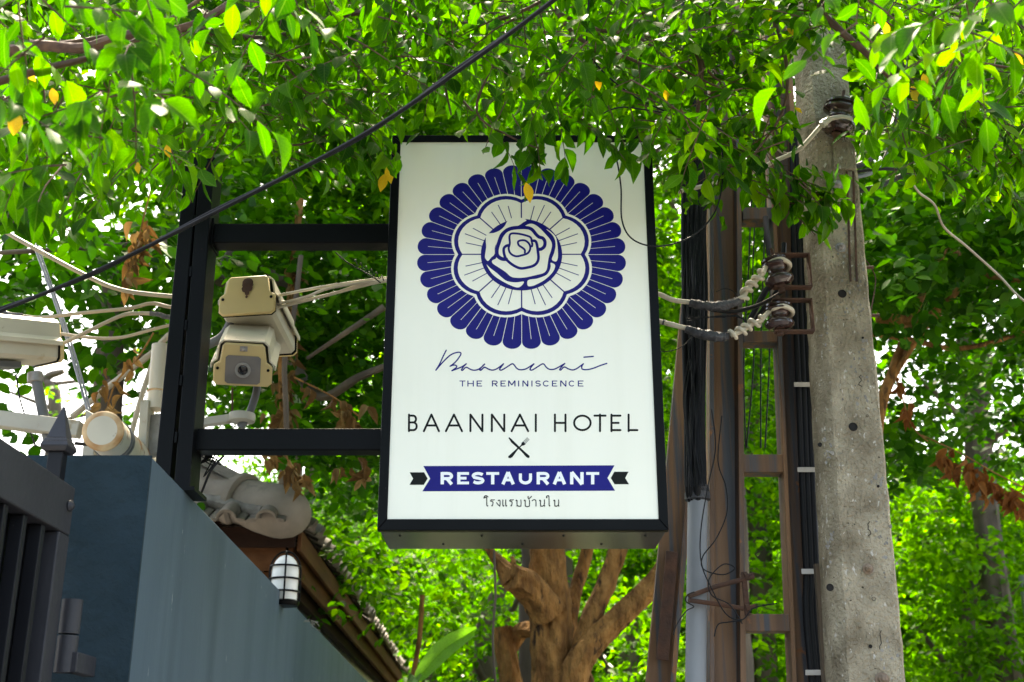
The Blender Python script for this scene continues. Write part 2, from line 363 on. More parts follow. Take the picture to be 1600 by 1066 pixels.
    def disc(name, outline, k, m_): b_ = MB(); b_.poly([E(r, a, k) for r, a in outline]); return b_.build(name, M[m_], root)
    disc('emblem_border', lobed(.70, .635), 2, 'face')
    disc('emblem_ring', lobed(.677, .605), 3, 'blue')
    disc('emblem_lobes', lobed(.636, .563), 4, 'face')
    def ray(r0, r1, a, wd, k=5):
        m = MB(); m.poly([E(math.hypot(r, s), a + math.atan2(s, r), k) for r, s in ((r0, -wd), (r1, -wd), (r1, wd), (r0, wd))]); m.build('emblem_ray', M['blue'], root)
    for L_ in range(8):
        ray(.38, .572, R(45 * L_), .006)
        for da, re in ((-9, .548), (0, .588), (9.3, .548)): ray(.38, re, R(22.5 + 45 * L_ + da), .0042)
    disc('rose_disc', [(.389, R(6 * i)) for i in range(60)], 6, 'blue')
    rc_ = lambda L_: [(745 + x / 8.529, 330 + y / 8.529) for x, y in L_]
    m = MB()
    for W in ([(125, 330), (150, 300), (230, 290), (310, 255), (370, 200), (410, 130), (460, 95), (540, 82), (610, 95), (662, 122), (620, 150), (550, 195), (450, 215), (370, 250), (310, 310), (275, 400), (240, 480), (235, 575), (190, 620), (150, 665), (120, 640), (108, 600), (125, 480), (120, 400)],
              [(640, 195), (700, 170), (760, 175), (830, 220), (900, 290), (970, 370), (1002, 440), (990, 520), (960, 610), (945, 700), (930, 780), (890, 825), (800, 850), (640, 885), (520, 888), (450, 870), (380, 810), (290, 750), (215, 700), (205, 660), (260, 625), (240, 560), (250, 470), (285, 370), (330, 290), (400, 235), (500, 208), (580, 205)],
              [(925, 240), (985, 275), (1050, 340), (1070, 420), (1080, 520), (1080, 620), (1055, 672), (1000, 645), (1030, 560), (1050, 460), (1040, 380), (1000, 310)],
              [(985, 688), (1040, 715), (1035, 770), (990, 840), (900, 920), (800, 975), (740, 998), (680, 995), (685, 920), (800, 900), (920, 855), (965, 800), (985, 740)],
              [(130, 712), (180, 760), (260, 820), (340, 890), (410, 935), (520, 950), (625, 940), (600, 990), (545, 1018), (450, 990), (300, 910), (200, 830)]):
        shape(m, rc_(W), 7, 4)
    m.build('rose_petals', M['face'], root)
    m = MB()
    for pts, wd in (([(620, 218), (690, 225), (740, 250), (790, 310), (830, 345), (880, 362), (908, 410), (900, 470), (860, 505), (820, 510)], 44),
                    ([(640, 216), (540, 220), (450, 234), (380, 270), (325, 340), (295, 420), (270, 500), (268, 570), (290, 610), (340, 638), (390, 640)], (48, 50)),
                    ([(430, 455), (390, 465), (360, 500), (362, 560), (385, 630), (430, 680), (500, 730), (580, 762), (660, 755), (750, 730), (800, 690), (822, 630), (815, 540), (800, 440), (780, 400), (740, 395)], 36),
                    ([(735, 470), (740, 440), (730, 400), (725, 365), (700, 340), (620, 315), (540, 300), (460, 300), (435, 340), (440, 430), (425, 500), (450, 565), (520, 602), (600, 590), (680, 560), (712, 500), (700, 440), (650, 395), (590, 390), (550, 410), (560, 455), (610, 490), (640, 520), (640, 555)], 27)):
        ribbon(m, rc_(pts), [a / 8.529 for a in wd] if isinstance(wd, tuple) else wd / 8.529, 8, 4)
    m.build('rose_outline', M['blue'], root)
    # ---- script
    a1 = lambda L_: [(670 + x / 10.667, 540 + y / 10.667) for x, y in L_]; a2 = lambda L_: [(800 + x / 10.667, 540 + y / 10.667) for x, y in L_]
    m = MB(); sw = 2.0
    for P in ([(290, 80), (235, 190), (180, 310), (118, 412)], [(118, 412), (170, 350), (260, 250), (360, 160), (450, 120), (515, 114), (536, 138), (510, 190), (440, 280), (355, 345)],
              [(355, 345), (420, 325), (462, 340), (455, 370), (385, 420)], [(385, 420), (480, 385), (560, 350), (625, 305)],
              [(625, 305), (580, 350), (545, 405), (565, 412), (600, 375), (635, 365), (690, 395), (750, 412), (820, 400), (880, 360), (930, 310)],
              [(930, 310), (890, 350), (850, 400), (868, 412), (915, 370), (940, 365), (1000, 395), (1060, 410), (1120, 395), (1190, 350), (1245, 305)],
              [(1245, 305), (1205, 360), (1180, 395), (1205, 412), (1260, 385), (1330, 340), (1400, 305), (1456, 370), (1497, 398), (1547, 405), (1617, 390), (1687, 350), (1752, 305)]):
        ribbon(m, a1(P), sw, 1, 4)
    for P in ([(365, 305), (320, 360), (300, 400), (330, 410), (380, 385), (450, 340), (520, 305), (570, 360), (620, 395), (690, 398), (760, 370), (880, 300)],
              [(880, 300), (830, 350), (795, 400), (815, 408), (850, 370), (885, 360), (940, 390), (1010, 408), (1070, 390), (1130, 350), (1190, 305)],
              [(1190, 305), (1165, 345), (1165, 385), (1200, 402), (1270, 400), (1360, 378), (1470, 335), (1580, 298)], [(1200, 195), (1355, 182)]):
        ribbon(m, a2(P), sw, 1, 4)
    m.build('script_lettering', M['blue'], root, label='handwritten word Baannai in blue ink')
    # ---- block letters: unit font (x 0..1, y 0 top .. 1 base)
    def arc(cx, cy, rx, ry, a0, a1_, n=9): return [(cx + rx * math.cos(R(a0 + (a1_ - a0) * i / (n - 1))), cy + ry * math.sin(R(a0 + (a1_ - a0) * i / (n - 1)))) for i in range(n)]
    FONT = {
     'T': [[(0, 0), (1, 0)], [(.5, 0), (.5, 1)]], 'H': [[(0, 0), (0, 1)], [(1, 0), (1, 1)], [(0, .5), (1, .5)]],
     'E': [[(0, 0), (0, 1)], [(0, 0), (1, 0)], [(0, .5), (.9, .5)], [(0, 1), (1, 1)]], 'I': [[(.5, 0), (.5, 1)]], 'L': [[(0, 0), (0, 1)], [(0, 1), (1, 1)]],
     'R': [[(0, 0), (0, 1)], [(0, 0), (.6, 0)] + arc(.6, .27, .38, .27, -90, 90) + [(.6, .54), (0, .54)], [(.5, .54), (1, 1)]],
     'M': [[(0, 1), (0, 0)], [(0, 0), (.5, .75)], [(.5, .75), (1, 0)], [(1, 0), (1, 1)]], 'N': [[(0, 1), (0, 0)], [(0, 0), (1, 1)], [(1, 1), (1, 0)]],
     'S': [[(.97, .14)] + arc(.5, .25, .5, .25, -40, -180, 8) + [(.12, .42), (.5, .5), (.9, .6)] + arc(.5, .74, .5, .26, 0, 130, 8) + [(.03, .86)]],
     'C': [arc(.52, .5, .52, .5, -42, -318, 17)], 'A': [[(0, 1), (.5, 0)], [(.5, 0), (1, 1)], [(.2, .68), (.8, .68)]],
     'U': [[(0, 0), (0, .6)] + arc(.5, .6, .5, .4, 180, 0, 9) + [(1, .6), (1, 0)]], 'O': [arc(.5, .5, .5, .5, 0, 360, 25)],
     'B': [[(0, 0), (0, 1)], [(0, 0), (.55, 0)] + arc(.55, .235, .36, .235, -90, 90) + [(.55, .47), (0, .47)], [(0, .47), (.58, .47)] + arc(.58, .735, .42, .265, -90, 90) + [(.58, 1), (0, 1)]],
    }
    def word(name, letters, conv, top, base, wv, wh, m_, k, caps=False, label=None):
        sc_ = conv((1, 0))[0] - conv((0, 0))[0]
        for ch, xa, xb in letters:
            b_ = MB()
            for st in FONT[ch]:
                hor = abs(st[0][1] - st[1][1]) < 1e-6 and len(st) == 2
                ww = wh if hor else wv
                ix = wv / 2 if ch not in 'AT' else (wv / 2 if ch == 'A' else 0)
                pts = []
                for (x, y) in st:
                    X = xa + ix + x * (xb - xa - 2 * ix); Yy = top + wh / 2 + y * (base - top - wh)
                    if not hor and len(st) == 2: Yy = top + y * (base - top)
                    if hor and not caps and ch in 'EL' and x == 0: X -= wv / 2 * 0
                    if hor and ch in 'E' and x == 1 or (hor and ch == 'L' and x == 1): X = xb
                    pts.append(conv((X, Yy)))
                if ch in 'SUCORB' and len(st) > 4: ww = (wv + wh) / 2
                ribbon(b_, pts, ww * sc_, k, caps=caps)
            b_.build(name, M[m_], root, label=label + ', letter ' + ch)
    k1 = lambda p: (670 + p[0] / 10.667, 540 + p[1] / 10.667)
    c2 = 1386.7
    word('small_letter', [('T', 512, 610), ('H', 643, 751), ('E', 797, 888), ('R', 1052, 1150), ('E', 1195, 1283), ('M', 1322, 1445), ('I', 1490, 1505), ('N', 1560, 1658), ('I', 1711, 1727),
         ('S', 1775, 1868), ('C', 1900, 2010), ('E', 2052, 2142), ('N', 2190, 2294), ('C', 2330, 2434), ('E', 2484, 2578)], k1, 585, 683, 18, 14, 'blue', 1, label='small blue capital of THE REMINISCENCE')
    k2 = lambda p: (580 + p[0] / 3.1354, 530 + p[1] / 3.1354)
    word('large_letter', [('B', 180, 228), ('A', 253, 337), ('A', 361, 450), ('N', 481, 550), ('N', 586, 657), ('A', 683, 774), ('I', 802, 811), ('H', 895, 957), ('O', 989, 1080), ('T', 1094, 1148), ('E', 1172, 1221), ('L', 1256, 1304)],
         k2, 370, 451, 10.2, 10.2, 'ink', 1, caps=True, label='black capital of BAANNAI HOTEL')
    k3 = lambda p: (630 + p[0] / 8.42, 715 + p[1] / 8.42); c6 = 1515.6
    m = MB(); shape(m, [k3(p) for p in ((265, 112), (c6 + 1265, 103), (c6 + 1172, 270), (c6 + 1272, 437), (252, 445), (355, 278))], 1); m.build('banner', M['blue'], root)
    for P in ([(85, 195), (275, 195), (322, 278), (270, 360), (82, 360), (130, 278)], [(c6 + x, y) for x, y in ((1450, 187), (1262, 187), (1215, 270), (1265, 352), (1455, 352), (1405, 270))]):
        m = MB(); shape(m, [k3(p) for p in P], 1); m.build('banner_tail', M['ink'], root)
    word('banner_letter', [('R', 492, 660), ('E', 710, 865), ('S', 900, 1070), ('T', 1093, 1262), ('A', 1290, 1470), ('U', 1520, 1696), ('R', c6 + 240, c6 + 412), ('A', c6 + 450, c6 + 630), ('N', c6 + 680, c6 + 858), ('T', c6 + 892, c6 + 1062)],
         k3, 192, 353, 43, 36, 'white', 2, label='white bold capital of RESTAURANT')
    # ---- knife and fork, Thai line
    q = lambda L_: [(745 + x / 8.886, 680 + y / 8.886) for x, y in L_]
    m = MB(); shape(m, q([(438, 38), (452, 30), (475, 48), (600, 170), (655, 220), (735, 290), (732, 312), (712, 320), (690, 308), (620, 230), (560, 175), (480, 105)]), 1)
    shape(m, q([(640, 135), (625, 150), (575, 195), (495, 305), (470, 320), (440, 318), (435, 295), (460, 272), (560, 182), (612, 140)]), 1.5)
    shape(m, q([(612, 145), (622, 108), (642, 88), (680, 126), (655, 143), (630, 149)]), 1.7)
    for i in range(4): ribbon(m, q([(645 + 9 * i, 92 + 9 * i), (703 + 9 * i, 32 + 9 * i)]), .55, 1, caps=False)
    m.build('knife_and_fork', M['ink'], root)
    m = MB()
    def dot(x, y, r=9): shape(m, q([(x + r * math.cos(a * .785), y + r * math.sin(a * .785)) for a in range(8)]), 3 + (x % 7) * .05)
    th = [[(97, 874), (112, 846), (135, 842), (155, 858)], [(106, 872), (128, 862), (138, 872), (138, 970), (148, 984)],
          [(300, 905), (320, 905), (323, 940), (318, 986), (275, 940)], [(362, 900), (362, 978), (374, 984)], [(402, 900), (402, 978), (414, 984)],
          [(545, 905), (560, 910), (560, 975), (612, 986), (612, 900)], [(660, 905), (674, 910), (674, 985), (730, 985), (730, 900)], [(708, 856), (722, 886), (760, 850)],
          [(768, 912), (790, 898), (815, 902), (822, 930), (822, 986)], [(968, 870), (970, 852), (986, 842), (1002, 856), (1004, 970), (1014, 984)]]
    for dx in (0, 265): th += [[(190 + dx, 915), (203 + dx, 898), (225 + dx, 903), (243 + dx, 897)], [(192 + dx, 916), (222 + dx, 926), (224 + dx, 955), (214 + dx, 984)]]
    for dx in (0, 198): th += [[(872 + dx, 905), (886 + dx, 912), (886 + dx, 985), (936 + dx, 972), (938 + dx, 900)], [(936 + dx, 972), (942 + dx, 986)]]
    for P in th: ribbon(m, q(P), 1.5, 1, 2)
    for x, y in ((150, 982), (210, 980), (475, 980), (300, 908), (372, 980), (412, 980), (548, 910), (560, 982), (662, 910), (714, 856), (874, 910), (1072, 910), (940, 984), (1138, 984), (974, 868), (1012, 982)): dot(x, y)
    m.build('thai_lettering', M['ink'], root)
    return root, (x0, x1, z0, z1)
sign, SB = hotel_sign()
# ------------------------------------------------------------------ steel post with arms that carry the sign
def sign_post():
    Y0 = 3.72; zt = 2.455
    pb = at(313, 780, 3.82); wallz = at(238, 715, 3.3).z
    root = thing('sign_post', 'black steel post of two square tubes carrying the sign on two arms', 'post', (pb.x - .1, 3.8, wallz))
    def px(px_, py_): return at(px_, py_, Y0)
    tube_w = .052
    for (a, b) in (((286, 400), (254, 735)), ((312, 400), (283, 768))):
        p, q = px(*a), px(*b); d = (p - q).normalized(); base = q + d * ((wallz - q.z) / d.z); top = q + d * ((at(345, 262, 3.8).z - q.z) / d.z)
        MB().bar(base + Vector((0, .06, 0)), top + Vector((0, .06, 0)), tube_w - .002, .12, side=(1, 0, 0)).build('post_tube', M['black'], root, bevel=.004)
    p, q = px(300, 400), px(269, 750); d = (p - q).normalized()
    m = MB()
    for k in range(6):
        c = q + d * (.12 + .19 * k); m.bar(c, c + d * .035, .007, .006)
    m.build('weld_bead', M['black'], root)
    for py, xa, xb in ((371, 330, 615), (691, 302, 600)):
        a = at(xa, py, 3.80); b = at(xb, py, 3.80); b.z = a.z; b.x = SB[0] + .003
        MB().bar(a, b, .072, .072, side=(0, 0, 1)).build('arm', M['black'], root, bevel=.004)
        MB().bar((a.x + .012, 3.80, a.z - .05), (a.x + .012, 3.80, a.z + .05), .012, .10).build('end_plate', M['black'], root, bevel=.002)
    MB().box((pb.x - .16, 3.70, wallz), (pb.x + .01, 3.86, wallz + .012)).build('base_plate', M['black'], root)
sign_post()
# ------------------------------------------------------------------ blue wall and gate
def boundary_wall():
    Y0 = 3.3; p = at(238, 715, Y0); z = p.z; L_ = 13.5; dx = -.036
    root = thing('boundary_wall', 'blue painted boundary wall with rough teal end face, shade in its colour', 'wall', (p.x, Y0, 0))
    lx = at(100, 716, Y0).x - .10
    th = .30
    A = (p.x, Y0, 0); B = (p.x + dx * L_, Y0 + L_, 0); C = (B[0] - th, B[1], 0); Dd = (p.x - th, Y0 + .1, 0)
    # subdivided long face
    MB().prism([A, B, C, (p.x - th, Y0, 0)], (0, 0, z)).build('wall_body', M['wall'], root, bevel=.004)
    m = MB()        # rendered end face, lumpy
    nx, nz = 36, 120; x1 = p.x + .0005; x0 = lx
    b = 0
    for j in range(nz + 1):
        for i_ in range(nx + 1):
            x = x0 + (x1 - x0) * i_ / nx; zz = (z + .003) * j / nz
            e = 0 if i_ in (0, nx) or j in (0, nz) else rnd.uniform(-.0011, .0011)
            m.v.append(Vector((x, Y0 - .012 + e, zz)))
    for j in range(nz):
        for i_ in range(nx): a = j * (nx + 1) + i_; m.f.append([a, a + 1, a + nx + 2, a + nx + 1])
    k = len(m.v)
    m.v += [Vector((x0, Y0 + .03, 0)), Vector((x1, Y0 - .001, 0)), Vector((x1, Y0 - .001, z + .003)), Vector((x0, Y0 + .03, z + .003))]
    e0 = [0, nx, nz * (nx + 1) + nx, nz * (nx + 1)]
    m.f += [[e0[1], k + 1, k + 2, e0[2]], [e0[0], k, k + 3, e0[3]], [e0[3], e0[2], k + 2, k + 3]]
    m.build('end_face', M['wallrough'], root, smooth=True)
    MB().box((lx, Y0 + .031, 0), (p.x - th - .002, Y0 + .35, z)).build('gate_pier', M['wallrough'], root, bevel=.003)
    # fallen twigs stuck to the top
    q = at(487, 972, 8.5)
    return z, p.x
WZ, WX = boundary_wall()
def gate():
    X = at(118, 775, 3.05).x - .02; Y1 = 3.10; Y0 = 2.02
    zt = at(118, 775, 3.10).z + .02
    root = thing('iron_gate', 'dark grey steel gate leaf standing open beside the blue wall', 'gate', (X, Y1, 0))
    t = .05
    MB().box((X - t, Y0, zt - .125), (X, Y1, zt)).build('top_rail', M['gate'], root, bevel=.004)
    MB().box((X - t, Y1 - .075, .1), (X, Y1, zt - .126)).build('stile', M['gate'], root, bevel=.004)
    MB().box((X - t, Y0, .1), (X, Y0 + .075, zt - .126)).build('stile', M['gate'], root, bevel=.004)
    MB().box((X - t, Y0 + .076, .1), (X, Y1 - .076, .2)).build('bottom_rail', M['gate'], root, bevel=.004)
    n = 8
    proto = None
    for i in range(n):
        y = Y1 - .076 - (i + .55) * (Y1 - Y0 - .152) / n - .01
        MB().box((X - t + .005, y - .012, .201), (X - .012, y + .012, zt - .127)).build('bar', M['gatedark'], root, bevel=.002)
    # dark sheet behind the bars
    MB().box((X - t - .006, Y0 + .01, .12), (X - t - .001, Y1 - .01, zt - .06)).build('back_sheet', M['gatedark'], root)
    r_ = MB(); c = at(108, 790, 3.06)
    r_.lathe((X, 3.065, c.z), (1, 0, 0), [(.013, 0), (.015, .003), (.013, .009), (.006, .014), (.0, .0155)], 16); r_.build('rivet', M['gate'], root, smooth=True)
    for zz in (at(100, 985, 3.1).z, at(100, 985, 3.1).z - .9):
        h = MB(); h.lathe((X + .015, Y1 + .035, zz - .005), (0, 0, 1), [(.026, 0), (.026, .085)], 16); h.lathe((X + .015, Y1 + .035, zz - .1), (0, 0, 1), [(.026, 0), (.026, .09)], 16)
        hg = h.build('hinge', M['gate'], root, smooth=True)
        MB().box((X + .02, Y1 + .02, zz - .10), (X + .05, Y1 + .165, zz - .05)).build('hinge_plate', M['gate'], hg, bevel=.003)
    # second leaf post with spear finial, behind
    c = at(93, 690, 3.18); ztop = at(93, 636, 3.18).z
    po = thing('gate_post', 'dark square post with pointed spear cap behind the gate corner', 'post', (c.x - .0, 3.18, 0))
    zz = at(93, 708, 3.18).z
    MB().box((c.x - .02, 3.16, 0), (c.x + .02, 3.20, zz)).build('shaft', M['gatedark'], po, bevel=.003)
    m = MB()
    def ring(h, z_): return [(c.x - h, 3.18 - h, z_), (c.x + h, 3.18 - h, z_), (c.x + h, 3.18 + h, z_), (c.x - h, 3.18 + h, z_)]
    def frust(h0, z0, h1, z1):
        b = len(m.v); m.v += [Vector(p) for p in ring(h0, z0) + ring(h1, z1)]
        m.f.extend([[b, b + 1, b + 2, b + 3][::-1], [b + 4, b + 5, b + 6, b + 7]] + [[b + i, b + (i + 1) % 4, b + 4 + (i + 1) % 4, b + 4 + i] for i in range(4)])
    frust(.030, zz, .038, zz + .012); frust(.038, zz + .012, .034, zz + .026); frust(.033, zz + .026, .029, zz + .036); frust(.027, zz + .036, .003, ztop)
    m.build('spear_cap', M['gate'], po, bevel=.002)
gate()
# ------------------------------------------------------------------ gatehouse roof behind the wall
def gatehouse():
    Y0 = 7.0; C = at(470, 822, Y0); Y1 = 16.9; dxx = -.0254; zE = C.z; xE = C.x
    root = thing('gatehouse', 'small wooden gatehouse with grey clay tile roof behind the blue wall', 'building', (xE - 1.2, 10, 0))
    pitch = .55; W = 2.4
    def xe(y): return xE + dxx * (y - Y0)
    # walls
    MB().box((xE - W + .3, Y0 + .45, 0), (xE - .40, Y1 - .3, zE - .10)).build('wall', M['house'], root)
    # roof deck (hip)
    m = MB(); ridge = zE + pitch * W / 2; hx = xE - W / 2
    a = Vector((xe(Y0), Y0, zE)); b = Vector((xe(Y1), Y1, zE)); c = Vector((xe(Y1) - W, Y1, zE)); d = Vector((xE - W, Y0, zE)); r0 = Vector((hx, Y0 + W / 2, ridge)); r1 = Vector((hx + dxx * 8, Y1 - .3, ridge))
    m.poly([a, b, r1, r0]); m.poly([d, a, r0]); m.poly([c, d, r0, r1]); m.poly([b, c, r1]); 
    m.build('roof_deck', M['wooddark'], root)
    # fascia and beams along right eave and near eave
    o = 0
    MB().bar((xe(Y0) - .012, Y0 + .05, zE - .075), (xe(Y1) - .012, Y1, zE - .075), .12, .024, side=(0, 0, 1)).build('fascia_board', M['wood'], root, bevel=.003)
    MB().bar((xe(Y0) - .07, Y0 + .12, zE - .155), (xe(Y1) - .07, Y1, zE - .155), .16, .03, side=(0, 0, 1)).build('fascia_board', M['wood'], root, bevel=.003)
    MB().bar((xe(Y0) - .17, Y0 + .2, zE - .23), (xe(Y1) - .17, Y1, zE - .23), .10, .06, side=(0, 0, 1)).build('eave_beam', M['wooddark'], root, bevel=.003)
    MB().bar((xE - .03, Y0 + .03, zE - .06), (xE - W, Y0 + .03, zE - .06), .12, .024, side=(0, 0, 1)).build('fascia_board', M['wooddark'], root, bevel=.003)
    MB().bar((xE - .10, Y0 + .12, zE - .17), (xE - W, Y0 + .12, zE - .17), .14, .03, side=(0, 0, 1)).build('fascia_board', M['wood'], root, bevel=.003)
    MB().bar((xE - .12, Y0 + .2, zE - .30), (xE - W, Y0 + .2, zE - .30), .13, .03, side=(0, 0, 1)).build('fascia_board', M['wood'], root, bevel=.003)
    MB().bar((xE - .12, Y0 + .22, zE - .5), (xE - W, Y0 + .22, zE - .5), .2, .03, side=(0, 0, 1)).build('fascia_board', M['wooddark'], root, bevel=.003)
    # barrel tiles along right eave (each tile a part, sharing mesh)
    r = .052; n = 10; m = MB()
    prof = [(-.115, .0), (-.10, .012), (-.07, .018)] + [(math.cos(math.pi - math.pi * k / n) * r * 1.05, .018 + math.sin(math.pi * k / n) * r) for k in range(n + 1)] + [(.07, .018), (.10, .012)]
    def tilemesh():
        m = MB(); s_ = Vector((-1, 0, pitch)).normalized(); up = Vector((pitch, 0, 1)).normalized()
        for q in range(2):
            for (y, h) in prof:
                m.v.append(s_ * (-.05 if q == 0 else .42) + Vector((0, y, 0)) + up * (h + .03 - .02 * q))
        for q in range(2):
            for (y, h) in prof: m.v.append(s_ * (-.05 if q == 0 else .42) + Vector((0, y, 0)) + up * (h + .012 - .02 * q))
        k = len(prof)
        for i in range(k - 1):
            m.f += [[i, i + 1, k + i + 1, k + i], [2 * k + i, 2 * k + i + 1, 3 * k + i + 1, 3 * k + i], [i, i + 1, 2 * k + i + 1, 2 * k + i]]
        return m
    tm = tilemesh(); me = bpy.data.meshes.new('roof_tile'); me.from_pydata([tuple(v) for v in tm.v], [], tm.f)
    me.polygons.foreach_set('use_smooth', [True] * len(me.polygons)); me.materials.append(M['tile'])
    y = Y0 + .12
    while y < Y1:
        for row in range(2):
            o = bpy.data.objects.new('roof_tile', me); sc.collection.objects.link(o); o.parent = root
            loc = Vector((xe(y), y, zE)) + Vector((-1, 0, pitch)).normalized() * (.36 * row) + Vector((0, 0, .012 * row))
            o.location = loc - ORG[root.name] + Vector((rnd.uniform(-.012, .012), 0, rnd.uniform(-.004, .004))); o.rotation_euler = (0, rnd.uniform(-.02, .02), rnd.uniform(-.03, .03))
        y += .215
    # near eave: wavy tiles
    x = xE - .16
    while x > xE - W:
        for row in range(1):
            o = bpy.data.objects.new('roof_tile', me); sc.collection.objects.link(o); o.parent = root
            o.location = Vector((x, Y0 - .16 + .32 * row, zE - .02 + .19 * row)) - ORG[root.name]; o.rotation_euler = (0, 0, R(-90)); o.scale = (1, 1.05, 1)
        x -= .225
    # hip ridge tiles: thick barrel with domed end
    e = Vector((xE - .0, Y0 - .06, zE + .045)); t = Vector((-1, .42, .30)).normalized()
    ln = .42
    for k in range(4):
        s0 = e + t * (ln * .93 * k); m = MB(); P = []; rr = []
        prof_ = ([(-.05, .03), (-.03, .075), (.0, .108), (.04, .134), (.09, .150), (.15, .156)] if k == 0 else [(.0, .160), (.015, .178), (.055, .178), (.065, .157)]) + [(.25, .152), (ln, .146)]
        for h, q in prof_: P.append(s0 + t * h); rr.append(q)
        m.tube(P, rr, 20); m.build('ridge_tile', M['tile'], root, smooth=True)
    # mortar bed under the ridge tiles
    P = []
    for k in range(9):
        s0 = e + t * (.20 + .14 * k) + Vector((-.02, -.14, -.055 + rnd.uniform(-.015, .015))); P.append(s0)
    MB().tube(P, [.038 + rnd.uniform(-.012, .014) for _ in P], 10, jit=.15).build('mortar_bed', M['mortar'], root, smooth=True)
gatehouse()
def bulkhead_lamp():
    Y = 5.85; b = at(443, 940, Y); t = at(444, 862, Y); h = t.z - b.z
    root = thing('wall_lantern', 'white caged bulkhead lamp on top of the blue wall', 'lamp', b)
    r = sz(22, 900, Y)
    MB().lathe(b, (0, 0, 1), [(r * 1.0, -.022), (r * 1.1, -.010), (r * 1.1, .0), (r * .9, .004)], 20).build('lamp_base', M['frame'], root, smooth=True)
    H = h * .93
    pr = [(r * .93, .006), (r * .95, H * .55)] + [(r * .95 * math.cos(R(a)), H * .62 + (H * .38) * math.sin(R(a))) for a in (0, 20, 40, 60, 75, 90)]
    MB().lathe(b, (0, 0, 1), pr, 24).build('glass_dome', M['lamp'], root, smooth=True)
    m = MB(); wr = .0048
    for z in (H * .2, H * .47, H * .74):
        m.tube([b + Vector((r * 1.06 * math.cos(a * math.pi / 12), r * 1.06 * math.sin(a * math.pi / 12), z)) for a in range(25)], wr, 6)
    m.build('cage_ring', M['frame'], root, smooth=True)
    for a in (0, 90):
        ca, sa = math.cos(R(a - 80)), math.sin(R(a - 80)); P = []
        for k in range(21):
            q = math.pi * k / 20; P.append(b + Vector((r * 1.08 * math.cos(q) * ca, r * 1.08 * math.cos(q) * sa, H * .62 + (h * 1.0 - H * .62) * math.sin(q))))
        P = [Vector((P[0].x, P[0].y, b.z))] + P + [Vector((P[-1].x, P[-1].y, b.z))]
        MB().tube(P, wr, 6).build('cage_hoop', M['frame'], root, smooth=True)
bulkhead_lamp()
